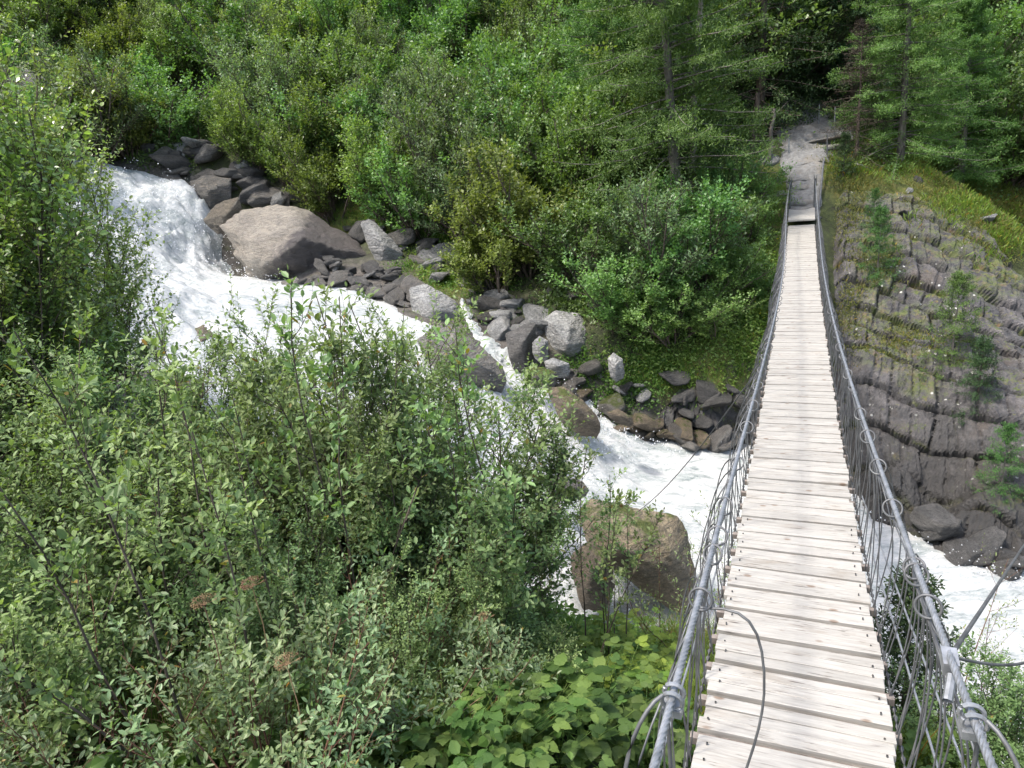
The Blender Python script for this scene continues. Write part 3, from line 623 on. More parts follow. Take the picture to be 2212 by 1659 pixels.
# bearing ropes below the boards, and the pair that splays out on the right of the near end
for s in (-1, 1):
    for off in (.285, .325):
        u = np.concatenate([[-.5], np.arange(.2, 18.9, .3)]); P = np.stack([v0(u)+s*off, u, dz(u)-.055], -1); rope(P, .008, 'bearing_rope', M['steel_dark'], du=.05)
for a, b_ in (((.36, 4.2, float(dz(4.2))-.03), (.55, 1.0, .02)), ((.36, 3.4, float(dz(3.4))-.03), (.47, .9, .02)), ((-.35, 3.6, float(dz(3.6))-.03), (-.37, .9, .12))):
    wire([np.array([a, b_])], .0045, 'side_rope', M['steel'])
# guy wires out to the banks
def wpt(P): return W2B(np.asarray(P, float))
ga = wpt(PT(1600, 885, 4.9)); gb = wpt(PT(1365, 1115, 9.3))
wire([np.linspace(wpt(B2W(cable(4.35, -1))), gb, 12)-np.array([(0, 0, .12*math.sin(PI*q/11)) for q in range(12)])], .0045, 'guy_wire', M['steel_dark'])
c = cable(URr(1420), 1); c2 = wpt(PT(2230, 1150, 4.2)); wire([np.linspace(c, c2, 10)], .005, 'guy_wire', M['steel_dark'])
c3 = wpt(PT(2330, 1380, 1.9)); L = np.linspace(c, c3, 12); L[:, 2] -= .05*np.sin(PI*np.linspace(0, 1, 12)); wire([L], .0035, 'guy_wire', M['steel_dark'])
parts = [box(c+np.array((0, 0, -.012)), (.014, 0, 0), (0, .022, .004), (0, 0, .014)), tubes(np.array([[c+np.array((.0, -.03, -.02)), c+np.array((-.012, -.075, -.045))]]), .009, .009, 8)]
V, F = join(parts); obj('clamp', mesh('clamp', V, [F], M['steel']), hc[1])
# far anchors: short posts with paired prongs
for s in (-1, 1):
    e = ends[s]; g = W2B(np.array([B2W(e)]))[0]; wg = B2W(e); base = float(gz(wg[0], wg[1]))-BZ-.2
    parts = [tubes(np.array([[(e[0], e[1]+.06, base), (e[0], e[1]+.06, e[2]+.05)]]), .03, .025, 8), tubes(np.array([[(e[0]-.022, e[1]+.03, e[2]-.12), (e[0]-.022, e[1]+.03, e[2]+.13)]]), .008, .008, 6), tubes(np.array([[(e[0]+.03, e[1]+.03, e[2]-.12), (e[0]+.03, e[1]+.03, e[2]+.13)]]), .008, .008, 6)]
    V, F = join(parts); obj('anchor_post', mesh('anchor_post', V, [F], M['steel_dark'], False), bridge)

# iron posts and rails beside the steps at the far end
def post(pa, pb, D, r, label, mat='steel', lean=0):
    a = PD(pa[0], pa[1], D); b_ = PD(pb[0], pb[1], D)
    V, F = tubes(np.array([[(0, 0, -.25), (0, 0, 0), b_-a]]), r, r, 8)
    o = obj('iron_post', mesh('iron_post', V, [F], M[mat], False), None, tuple(a)); tag(o, label, 'post', 'thin iron posts beside the stone steps'); return o
post((1768, 276), (1770, 226), 24.6, .022, 'pale thin iron post standing furthest back above the steps')
post((1801, 322), (1804, 230), 23.2, .022, 'tallest pale iron post at the right edge of the path')
post((1786, 345), (1787, 290), 21.8, .02, 'short dark iron post right of the steps, nearer than the pale ones', 'steel_dark')
post((1703, 352), (1704, 296), 21.8, .024, 'single grey iron post on the left side of the path')
a = PD(1767, 470, 19.7); b_ = PD(1779, 345, 20.6); V, F = tubes(np.array([[(0, 0, 0), b_-a]]), .03, .026, 8)
tag(obj('handrail', mesh('handrail', V, [F], M['steel_dark']), None, tuple(a)), 'long slanting dark iron handrail pole right of the bridge end', 'handrail')

# ------------------------------------------------------------------ rocks
def sphere_dirs(sub):
    bm = bmesh.new(); bmesh.ops.create_icosphere(bm, subdivisions=sub, radius=1)
    V = np.array([v.co[:] for v in bm.verts]); F = np.array([[v.index for v in f.verts] for f in bm.faces]); bm.free(); return nrm(V), F
SPH = {k: sphere_dirs(k) for k in (3, 4, 5, 6)}
def poly_r(D, n, d, sharp=26):
    q = np.maximum(D@n.T, 1e-4)/d[None]                      # 1/r for each plane; soft maximum keeps worn edges
    m = q.max(1, keepdims=True); return 1/(m[:, 0]+np.log(np.exp(sharp*(q/m-1)).sum(1))/sharp*m[:, 0])
def finish_rock(name, D, F, r, scale, seed, mat, amp=.04, band=None):
    P = D*r[:, None]; sc_ = np.array(scale)
    Q = P*sc_; L = float(sc_.max())
    n1 = fbm(Q/L*1.6+seed, 4, seed); n2 = fbm(Q/L*7+seed, 3, seed+9)-1.6*np.clip(.16-np.abs(fbm(Q/L*2.3+seed*3, 3, seed+19)), 0, 1)/.16*.5
    bd = (band if band is not None else np.array((.25, .2, 1.))); lay = fbm(np.stack([(Q@bd)/L*9+seed, Q[:, 0]*.6/L, Q[:, 1]*.6/L], -1), 3, seed+4)
    sr = Q@nrm((bd+np.array((.15, -.1, 0)))[None])[0]/L*7+1.3*n1+seed; sr = sr-np.floor(sr); strat = np.where(sr < .8, sr/.8, (1-sr)/.2)-.5
    Q = Q+D*L*(amp*.55*strat*np.clip(.6+fbm(Q/L*1.1+seed*7, 2, seed+33), 0, 1)+amp*n1+amp*.35*n2+amp*.45*lay)[:, None]
    return mesh(name, Q, [F], M[mat], True)
def rand_rock(name, scale, seed, mat, sub=3, planes=11, amp=.04, sharp=70):
    g = np.random.default_rng(seed); n = nrm(g.normal(size=(planes, 3))); n = np.concatenate([n, [[0, 0, 1], [0, 0, -1.]]]); n[-2] = nrm(n[-2]+g.normal(0, .25, 3))
    d = g.uniform(.62, 1.0, len(n)); D, F = SPH[sub]
    r = np.minimum(poly_r(D, n, d, sharp), 1.25); return finish_rock(name, D, F, r, scale, seed, mat, amp)
def hull_planes(P):
    bm = bmesh.new(); [bm.verts.new(p) for p in P]; bmesh.ops.convex_hull(bm, input=bm.verts); bm.normal_update()
    out = [(np.array(f.normal[:]), float(f.normal.dot(f.verts[0].co))) for f in bm.faces]; bm.free()
    n = np.array([a for a, _ in out]); d = np.array([b_ for _, b_ in out]); k = d > 1e-4; return n[k], d[k]
def hull_rock(name, outline, front, t, mat, label, cat='boulder', back=.8, lowk=.35, sub=5, amp=.036, sharp=130, group=None, seed=1, band=None):
    """outline: photo pixels of the silhouette at depth t; front: (px, py, metres nearer) knobs on the faces turned to us"""
    P = [PT(x, y, t) for x, y in outline]; c0 = np.mean(P, 0)
    P += [PT(x, y, t-k) for x, y, k in front]
    P += [c0+(p-c0)*.72+nrm(np.array(fw)[None])[0]*np.linalg.norm(np.ptp(np.array(P), 0))*.35*back for p in P[:len(outline)]]
    low = c0+(np.array(P[:len(outline)])-c0)*.8; low[:, 2] -= np.ptp(np.array(P)[:, 2])*lowk; P += list(low)
    P = np.array(P); c = P.mean(0); n, d = hull_planes(P-c); D, F = SPH[sub]
    r = poly_r(D, n, d, sharp); L = float(np.ptp(P, 0).max())/2
    me = finish_rock(name, D, F, r/L, (L, L, L), seed, mat, amp, band)
    o = obj(name, me, None, tuple(c)); tag(o, label, cat, group); return o
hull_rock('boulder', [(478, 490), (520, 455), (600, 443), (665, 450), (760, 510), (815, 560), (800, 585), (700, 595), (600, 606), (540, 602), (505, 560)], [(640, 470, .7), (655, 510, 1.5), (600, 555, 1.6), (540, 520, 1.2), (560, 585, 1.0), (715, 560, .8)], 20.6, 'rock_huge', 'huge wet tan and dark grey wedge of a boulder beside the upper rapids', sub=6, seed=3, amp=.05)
hull_rock('boulder', [(438, 475), (470, 440), (515, 425), (522, 450), (500, 485), (460, 492)], [(490, 462, .5)], 21.6, 'rock_tan', 'small wet tan boulder leaning on the left of the huge one', seed=4)
hull_rock('boulder', [(352, 320), (385, 306), (425, 318), (470, 345), (462, 366), (400, 366), (355, 350)], [(410, 345, .6)], 24.5, 'rock_dark', 'flat topped dark grey boulder under the bushes at the top of the rapids', seed=5)
hull_rock('boulder', [(410, 362), (430, 345), (470, 350), (490, 372), (470, 385), (415, 385)], [(450, 368, .4)], 23.6, 'rock_dark', 'rounded grey boulder in front of the flat topped one', seed=6)
hull_rock('boulder', [(250, 345), (290, 325), (345, 335), (355, 372), (300, 385), (255, 370)], [(300, 352, .6)], 25.5, 'rock_dark', 'dull grey boulder behind the leaves at the head of the rapids', seed=7)
hull_rock('boulder', [(295, 385), (330, 376), (370, 385), (372, 405), (310, 412)], [(335, 395, .4)], 24.2, 'rock_ochre', 'low ochre brown wet rock at the lip of the upper fall', seed=8)
hull_rock('boulder', [(408, 392), (440, 380), (500, 385), (500, 425), (450, 440), (415, 415)], [(455, 410, .5)], 22.6, 'rock_wet', 'brown wet block above the small tan boulder', seed=9)
hull_rock('boulder', [(1172, 690), (1200, 668), (1250, 675), (1290, 720), (1300, 742), (1270, 770), (1215, 778), (1180, 740)], [(1230, 705, .7), (1225, 745, .9), (1195, 700, .5)], 16.6, 'rock_grey', 'big pale grey boulder with a cracked face beside the side stream', sub=6, seed=10)
hull_rock('boulder', [(880, 622), (920, 612), (985, 650), (1000, 680), (985, 705), (940, 712), (890, 690)], [(940, 670, .6)], 17.2, 'rock_grey', 'pale grey slab shaped boulder left of the side stream', seed=11)
hull_rock('boulder', [(895, 735), (935, 702), (985, 700), (1025, 735), (1085, 790), (1095, 822), (1020, 820), (930, 790)], [(980, 745, .8), (1040, 790, .6)], 14.6, 'rock_wet', 'smooth striped brown boulder washed by the side stream and the rapids', sub=6, seed=12, band=np.array((.7, .3, .6)))
hull_rock('boulder', [(1090, 720), (1130, 700), (1160, 695), (1150, 745), (1135, 790), (1100, 775), (1095, 740)], [(1130, 740, .5)], 15.9, 'rock_dark', 'dark grey upright boulder just left of the big pale grey one', seed=13)
hull_rock('boulder', [(1150, 740), (1165, 725), (1185, 735), (1185, 765), (1165, 775), (1150, 762)], [(1168, 750, .25)], 15.5, 'rock_grey', 'small pink grey rock wedged at the foot of the big pale boulder', seed=14)
hull_rock('boulder', [(1175, 780), (1195, 773), (1230, 785), (1232, 805), (1200, 808), (1180, 798)], [(1205, 790, .3)], 14.9, 'rock_grey', 'flat oval grey rock lying below the big pale boulder', seed=15)
hull_rock('boulder', [(1180, 840), (1215, 832), (1260, 865), (1290, 895), (1300, 925), (1255, 920), (1200, 880)], [(1235, 875, .5)], 13.9, 'rock_ochre', 'smooth ochre rock with water sliding over it at the edge of the rapids', seed=16)
hull_rock('boulder', [(1130, 800), (1165, 790), (1205, 805), (1200, 830), (1140, 825)], [(1165, 812, .4)], 14.6, 'rock_moss', 'moss capped rock where the side stream meets the rapids', seed=17)
hull_rock('boulder', [(1310, 890), (1335, 883), (1365, 900), (1370, 915), (1330, 905)], [(1340, 898, .25)], 13.7, 'rock_ochre', 'small yellow brown flat rock by the water left of the bridge', seed=18)
hull_rock('boulder', [(1312, 775), (1325, 760), (1345, 775), (1350, 805), (1330, 815), (1315, 800)], [(1330, 790, .25)], 15.2, 'rock_grey', 'egg shaped brown grey rock standing right of the big pale boulder', seed=19)
hull_rock('boulder', [(1250, 1105), (1275, 1075), (1340, 1090), (1420, 1108), (1462, 1116), (1488, 1150), (1508, 1270), (1490, 1325), (1450, 1320), (1370, 1265), (1300, 1215), (1262, 1165)], [(1390, 1160, .7), (1300, 1140, .5), (1450, 1190, .55), (1350, 1190, .75), (1420, 1225, .6)], 10.1, 'rock_brown', 'massive rounded brown boulder standing in the river beside the bridge', sub=6, seed=20, lowk=.06, band=np.array((.6, -.2, .5)))
hull_rock('boulder', [(1230, 1200), (1270, 1170), (1320, 1200), (1330, 1260), (1310, 1300), (1250, 1290), (1235, 1240)], [(1285, 1225, .5)], 9.6, 'rock_ochre', 'smaller tan rounded boulder tucked under the massive brown one', seed=21)
hull_rock('boulder', [(1180, 1040), (1215, 1025), (1260, 1040), (1275, 1060), (1220, 1075), (1185, 1065)], [(1225, 1050, .3)], 11.4, 'rock_wet', 'low wet rock with water pouring off it left of the massive brown boulder', seed=22)
hull_rock('boulder', [(1150, 1085), (1190, 1075), (1215, 1100), (1200, 1140), (1160, 1130)], [(1180, 1105, .3)], 10.8, 'rock_ochre', 'brown rock half hidden by leaves at the near edge of the river', seed=23)
hull_rock('boulder', [(405, 712), (440, 700), (465, 725), (460, 765), (410, 770)], [(435, 735, .4)], 14.4, 'rock_ochre', 'orange brown rock seen through leaves on the near bank', seed=24)
hull_rock('boulder', [(530, 540), (548, 515), (572, 530), (585, 560), (570, 590), (545, 585)], [(558, 555, .3)], 21.2, 'rock_dark', 'dark wet rock poking from the white water below the upper fall', seed=25)
hull_rock('boulder', [(605, 608), (640, 598), (665, 615), (660, 640), (620, 645)], [(635, 622, .3)], 18.9, 'rock_wet', 'dark rounded rock in the water below the pile of stones', seed=26)
hull_rock('boulder', [(0, 150), (40, 140), (110, 170), (125, 215), (60, 225), (0, 205)], [(60, 185, .6)], 27, 'rock_dark', 'grey rock showing through the trees at the upper left', seed=27)
hull_rock('boulder', [(775, 478), (795, 470), (812, 480), (850, 520), (872, 548), (850, 566), (815, 560), (790, 510)], [(830, 530, .4)], 19.9, 'rock_grey', 'long pale grey rock to the right of the huge wet boulder', seed=28)
hull_rock('boulder', [(1610, 520), (1640, 500), (1690, 520), (1690, 590), (1640, 600), (1605, 560)], [(1650, 550, .5)], 17.6, 'rock_wet', 'dark damp slab of rock in the bank left of the far bridge end', seed=29)
# the loose stones: individual shapes shared between copies
names = [('rock_grey', 'grey'), ('rock_dark', 'dark grey'), ('rock_wet', 'wet brown'), ('rock_ochre', 'ochre'), ('rock_moss', 'mossy')]
protos = {}
for mi, (mt, _) in enumerate(names):
    for k in range(5):
        g = np.random.default_rng(100+mi*10+k); protos[mt, k] = rand_rock('stone', (g.uniform(.8, 1.4), g.uniform(.6, 1), g.uniform(.35, .8)), 100+mi*10+k, mt, 4, planes=9, amp=.04)
rng = np.random.default_rng(21)
def stones(region, n, smin, smax, mats, where, up=.25, f=TZ, mossy=0):
    for i in range(int(n*.67)):
        (x0, y0, x1, y1, wd) = region; t = rng.random(); px = x0+(x1-x0)*t+rng.normal()*wd*.25; py = y0+(y1-y0)*t+rng.normal()*wd
        p = hit(px, py, 4, 45, f); mt = mats[rng.integers(len(mats))]; s = (smin+(smax-smin)*rng.random()**2.0)*1.12
        o = obj('stone', protos[mt, int(rng.integers(5))], None, (p[0], p[1], p[2]+s*up)); o.scale = (s, s, s*rng.uniform(.75, 1.2)); o.rotation_euler = (rng.normal()*.35, rng.normal()*.35, rng.uniform(0, 6.3))
        cn = dict(names)[mt]; tag(o, f'{cn} stone {where}', 'stone', f'{cn} stones {where}')
stones((620, 600, 900, 640, 14), 46, .14, .34, ['rock_wet', 'rock_dark'], 'in the heap between the huge boulder and the water', .5)
stones((700, 575, 890, 610, 10), 22, .12, .26, ['rock_grey', 'rock_dark'], 'on top of the heap by the huge boulder', .9)
stones((480, 400, 720, 430, 16), 34, .18, .6, ['rock_dark', 'rock_wet', 'rock_grey'], 'under the bushes above the huge boulder')
stones((360, 370, 480, 400, 12), 16, .15, .45, ['rock_dark', 'rock_wet'], 'beside the upper fall')
stones((700, 470, 980, 560, 14), 30, .15, .5, ['rock_grey', 'rock_dark'], 'along the grassy bank right of the huge boulder')
stones((900, 560, 1120, 690, 16), 34, .12, .38, ['rock_dark', 'rock_wet', 'rock_grey'], 'in the bed of the side stream')
stones((1020, 640, 1170, 720, 22), 40, .12, .42, ['rock_dark', 'rock_grey', 'rock_moss'], 'beside the side stream above the rapids')
stones((1090, 770, 1330, 900, 26), 42, .08, .34, ['rock_moss', 'rock_dark', 'rock_wet', 'rock_ochre'], 'between the side stream and the rapids')
stones((1240, 800, 1420, 860, 20), 26, .06, .22, ['rock_grey', 'rock_dark'], 'on the bare bank left of the bridge')
stones((1330, 915, 1600, 965, 9), 34, .1, .34, ['rock_ochre', 'rock_wet'], 'at the waterline left of the bridge')
stones((1450, 840, 1620, 900, 26), 20, .1, .36, ['rock_dark'], 'in the outcrop left of the bridge')
stones((1650, 340, 1690, 420, 14), 14, .08, .26, ['rock_grey'], 'beside the left edge of the steps')
stones((1300, 1330, 1480, 1400, 12), 10, .06, .2, ['rock_dark', 'rock_ochre'], 'at the near water edge')
stones((2000, 1130, 2190, 1240, 12), 12, .2, .5, ['rock_dark'], 'under the cliff at the water right of the bridge')

# the worn rock path the steps are set in
c_ = np.array([PD(x, y, D) for x, y, D in ((1731, 470, 19.6), (1733, 440, 20.1), (1735, 400, 20.8), (1738, 366, 21.5), (1743, 334, 22.3), (1750, 305, 23.3), (1757, 288, 24.3), (1750, 278, 25.4), (1735, 272, 26.6))])
t_ = np.linspace(0, len(c_)-1, 120); C_ = np.stack([np.interp(t_, range(len(c_)), c_[:, k]) for k in range(3)], -1); S_ = nrm(np.cross(nrm(np.gradient(C_, axis=0)), UPV := np.array((0, 0, 1.))))
wd_ = np.interp(t_, range(len(c_)), [.4, .45, .55, .62, .8, 1.0, 1.25, 1.3, 1.2]); q_ = np.linspace(-1, 1, 31)
V_ = C_[:, None]+S_[:, None]*(wd_[:, None]*(1+.2*fbm(C_*2, 3, 5))[:, None]*q_[None])[..., None]
V_[..., 2] = TZ(V_[..., 0], V_[..., 1])+.10-.16*q_[None]**4+.07*fbm(V_*2.6, 4, 6)+.05*np.abs(fbm(V_*1.1, 2, 8))
i_ = np.arange(120*31).reshape(120, 31); F_ = np.stack([i_[:-1, :-1], i_[1:, :-1], i_[1:, 1:], i_[:-1, 1:]], -1).reshape(-1, 4)
tag(obj('path', mesh('path', V_.reshape(-1, 3), [F_], M['path'], False)), kind='structure')
# steps: broad worn slabs from the bridge up to the trees
rng = np.random.default_rng(8)
for i, (cx, cy, D, hw) in enumerate(((1732, 462, 19.75, .30), (1733, 447, 20.0, .32), (1733, 430, 20.25, .34), (1734, 412, 20.5, .36), (1735, 397, 20.75, .38), (1737, 380, 21.0, .40), (1738, 366, 21.4, .42), (1740, 350, 21.8, .46), (1743, 334, 22.3, .52), (1748, 318, 22.8, .58), (1752, 303, 23.4, .65), (1757, 290, 24.0, .72))):
    c = PD(cx, cy, D); me = rand_rock('step', (hw*1.35, .34 if i < 7 else .55, .15), 300+i, 'path', 4, 6, .03, 60)
    o = obj('stone_step', me, None, (c[0], c[1], c[2]-.1)); o.rotation_euler = (rng.normal()*.03, rng.normal()*.03, -AZ+rng.normal()*.06)
    tag(o, ['lowest', 'second lowest', 'third', 'fourth', 'fifth', 'sixth', 'seventh', 'eighth', 'ninth', 'tenth', 'eleventh', 'topmost'][i]+' grey stone step of the path climbing from the bridge end', 'step', 'stone steps up from the bridge')

# ------------------------------------------------------------------ plants
UP = np.array((0, 0, 1.))
def branches(S, D, L, k, up, jit, g):
    """grow n paths of k points"""
    n = len(S); P = np.empty((n, k, 3)); P[:, 0] = S; d = nrm(D.copy()); up = np.broadcast_to(np.asarray(up, float), (n,))[:, None]
    for i in range(1, k):
        d = nrm(d+UP*up/(k-1)+g.normal(0, jit, (n, 3))); P[:, i] = P[:, i-1]+d*(L/(k-1))[:, None]
    return P
def kids(P, m, t0, t1, ang, g, flat=0):
    """m children along each path -> starts, directions, parameter"""
    n, k, _ = P.shape; t = g.uniform(t0, t1, (n, m)); x = t*(k-1); i = np.minimum(x.astype(int), k-2); f = (x-i)[..., None]
    r = np.arange(n)[:, None]; S = P[r, i]*(1-f)+P[r, i+1]*f; T = nrm(P[r, i+1]-P[r, i])
    q = g.normal(size=(n, m, 3)); q[..., 2] *= (1-flat); q = nrm(q-(q*T).sum(-1, keepdims=True)*T)
    a = np.radians(g.normal(ang, 9, (n, m)))[..., None]; Dd = T*np.cos(a)+q*np.sin(a)
    return S.reshape(-1, 3), Dd.reshape(-1, 3), t.ravel()
LEAF6 = (np.array([(0, 0, 0), (.35, .42, .10), (.35, 0, -.02), (.35, -.42, .10), (.72, .38, .07), (.72, 0, -.05), (.72, -.38, .07), (1, 0, -.1)]),
         [np.array([(0, 2, 1), (0, 3, 2), (4, 5, 7), (5, 6, 7)]), np.array([(1, 2, 5, 4), (2, 3, 6, 5)])])
LEAF2 = (np.array([(0, 0, 0), (.5, .48, .12), (1, 0, 0), (.5, -.48, .12)]), [np.array([(0, 2, 1), (0, 3, 2)])])
NEED = (np.array([(0, 0, 0), (1, .5, 0), (.85, -.5, .1)]), [np.array([(0, 1, 2)])])
def leaves(P, D, N, L, Wd, tmpl, mat, name='foliage', rnd=None, g=None):
    D = nrm(D); S = nrm(np.cross(N, D)); N = np.cross(D, S); T, Fs = tmpl
    V = P[:, None]+L[:, None, None]*(T[None, :, 0:1]*D[:, None])+Wd[:, None, None]*(T[None, :, 1:2]*S[:, None]+T[None, :, 2:3]*N[:, None])
    n = len(P); nv = len(T); F = [(np.arange(n)[:, None, None]*nv+f[None]).reshape(-1, f.shape[1]) for f in Fs]
    r = g.random(n) if rnd is None else rnd
    return mesh(name, V.reshape(-1, 3), F, mat, False, rnd=np.repeat(r, nv))
def leaf_sites(P, sp, g, k_side=.9, t0=.1):
    """leaf positions spaced sp apart along each path"""
    n, k, _ = P.shape; L = np.linalg.norm(np.diff(P, axis=1), axis=2).sum(1); m = max(2, int(L.mean()/sp)); t = (np.arange(m)[None]+g.uniform(.2, .8, (n, m)))/m; t = t0+(1-t0)*t
    x = t*(k-1); i = np.clip(x.astype(int), 0, k-2); f = (x-i)[..., None]; r = np.arange(n)[:, None]
    S = P[r, i]*(1-f)+P[r, i+1]*f; T = nrm(P[r, i+1]-P[r, i]); ph = np.arange(m)[None]*2.4+g.uniform(0, 6.3, (n, 1))
    A = nrm(np.cross(T, np.broadcast_to(UP, T.shape)+1e-3)); B = np.cross(T, A); side = A*np.cos(ph)[..., None]+B*np.sin(ph)[..., None]
    D = nrm(T*.55+side*k_side+g.normal(0, .18, S.shape)); D[:, -1] = T[:, -1]
    N = nrm(UP*1.0+T*.5+g.normal(0, .38, S.shape)); sz = np.where(t > .92, .6, 1.0)*g.uniform(.6, 1.15, t.shape)
    return S.reshape(-1, 3), D.reshape(-1, 3), N.reshape(-1, 3), sz.ravel(), t.ravel()
def make_shrub(seed, H, spread, ns, n1, n2, sp, ll, lw, lm, bm='bark', tm=LEAF6, lean=(0, 0), t0=.2, stem=.011, l1=.42, l2=.16, up=.5, clear=.25):
    """arching stems, side shoots, twigs with leaves -> (stems mesh, foliage mesh); base at 0"""
    g = np.random.default_rng(seed); az = g.uniform(0, 2*PI, ns); til = np.abs(g.normal(0, 1, ns))*spread*.75+.05
    S = np.stack([np.cos(az)*g.uniform(0, .1, ns)*H, np.sin(az)*g.uniform(0, .1, ns)*H, np.full(ns, -.1)], -1)
    D = nrm(np.stack([np.cos(az)*til+lean[0], np.sin(az)*til+lean[1], np.ones(ns)], -1)); L = H*g.uniform(.6, 1.12, ns)
    P0_ = branches(S, D, L, 9, up*.4, .06, g)
    S1, D1, t1 = kids(P0_, n1, t0, .98, 38, g); L1 = np.repeat(L, n1)*l1*(1.15-t1*.75)*g.uniform(.6, 1.2, len(t1)); P1 = branches(S1, D1, L1, 6, up, .08, g)
    S2, D2, t2 = kids(P1, n2, clear, 1.0, 34, g); L2 = np.repeat(L1, n2)*0+l2*H*g.uniform(.4, 1.25, len(t2)); P2 = branches(S2, D2, L2, 4, up*.6, .1, g)
    st = [tubes(P0_, stem, stem*.3, 5), tubes(P1, stem*.32, stem*.14, 3)]
    if ll > .02 and sp < .05: st.append(tubes(P2, stem*.14, stem*.07, 3))
    V, F = join(st); sm = mesh('stems', V, [F], M[bm], True)
    a = [leaf_sites(P2, sp, g), leaf_sites(P1[:, 2:], sp*1.4, g), leaf_sites(P0_[:, 5:], sp*1.6, g)]
    Pp, Dd, Nn, sz, _ = [np.concatenate(x) for x in zip(*a)]
    return sm, leaves(Pp, Dd, Nn, sz*ll, sz*lw, tm, M[lm], 'foliage', g=g)
def place(kind, meshes, loc, rz, s, label, cat, group=None, names_=('stems', 'foliage'), tilt=(0, 0)):
    o = empty(kind, loc, rz, s); o.rotation_euler = (tilt[0], tilt[1], rz); tag(o, label, cat, group)
    for n_, m_ in zip(names_, meshes): obj(n_, m_, o)
    return o

# --- bushes of the far bank (shared meshes, every bush its own object)
rng = np.random.default_rng(77)
FB = []
for k, (lm, ll, lw, sp_, spr) in enumerate((('leaf_far_a', .075, .055, .055, .75), ('leaf_far_a', .07, .055, .05, .6), ('leaf_far_b', .085, .032, .045, .7), ('leaf_far_b', .08, .03, .045, .85), ('leaf_far_c', .075, .05, .05, .65), ('leaf_far_a', .085, .06, .06, .95))):
    FB.append(make_shrub(500+k, 1.0*2.6, spr, 18, 12, 10, sp_, ll*1.2, lw*1.2, lm, tm=LEAF2, t0=.12, stem=.03, l1=.42, l2=.13, up=.7))
print('bush leaves', [len(m[1].vertices)//4 for m in FB])
BD = ['round dark green alder bush', 'upright dark green alder bush', 'grey green willow bush', 'spreading silvery willow bush', 'yellow green birch bush', 'broad leafy alder bush']
BC = ['bush']*6
def bush(px, py, D, h, k, label=None, group=None, rz=None, sq=1.0, sink=.1):
    """px, py: photo pixel of the middle of the crown; base dropped to the ground"""
    c = PD(px, py, D); z = gz(c[0], c[1]); s = h/2.6
    return place('bush', FB[k], (c[0], c[1], z-sink), rng.uniform(0, 6.3) if rz is None else rz, (s*sq, s*sq, s), label or BD[k], 'bush', group)
# ones that can be told apart in the photograph
for a in ((1130, 420, 18.6, 3.2, 4, 'large pale yellow green willow bush left of the big larch, leaning over the bank', 1.15), (1060, 470, 18.0, 2.4, 4, 'pale willow bush overhanging the grassy bank above the side stream', 1.2), (1200, 330, 19.8, 3.4, 4, 'tall pale willow bush rising against the left side of the larch', .9),
          (1240, 500, 17.4, 2.4, 0, 'dark round bush directly under the larch', 1.2), (1400, 560, 16.4, 2.7, 2, 'dense grey green bush in front of the larch, above the bare bank', 1.25), (1330, 620, 16.0, 2.1, 0, 'dark green leafy bush right of the big pale grey boulder', 1.2), (1500, 560, 16.6, 2.5, 1, 'grey green bush nearest the left side of the bridge', 1.1), (1450, 660, 15.8, 1.7, 0, 'low dark bush hanging over the outcrop left of the bridge', 1.2), (1560, 640, 16.6, 1.5, 5, 'small leafy bush beside the left ropes of the bridge', 1.1),
          (1545, 745, 15.9, 1.1, 0, 'small dark bush above the outcrop left of the bridge', 1.5), (1400, 720, 15.9, 1.2, 1, 'dark bush trailing down to the bare bank left of the bridge', 1.5), (1600, 500, 18.0, 1.6, 5, 'leafy bush beside the far third of the left ropes', 1.2),
          (1570, 430, 19.2, 1.7, 0, 'dark bush left of the stone steps', 1.0), (1640, 660, 16.8, .9, 5, 'little bush on the bank beside the bridge deck', 1.2),
          (900, 420, 21.5, 2.6, 5, 'bright green bush above the end of the boulders', 1.1), (820, 370, 22.5, 2.8, 4, 'bright yellow green bush standing behind the huge boulder', 1.1), (700, 350, 23.5, 2.6, 4, 'sunlit green bush above the huge boulder', 1.15), (610, 320, 25, 2.6, 4, 'sunlit yellow green bush left of the huge boulder', 1.1), (540, 290, 26, 2.6, 4, 'low yellow green bush above the flat topped boulder', 1.0), (980, 330, 21.5, 3.3, 2, 'grey willow bush between the boulders and the pale willow', 1.1), (760, 260, 25, 3.2, 0, 'dark green bush behind the sunlit ones', 1.1)):
    bush(*a[:5], label=a[5], sq=a[6])
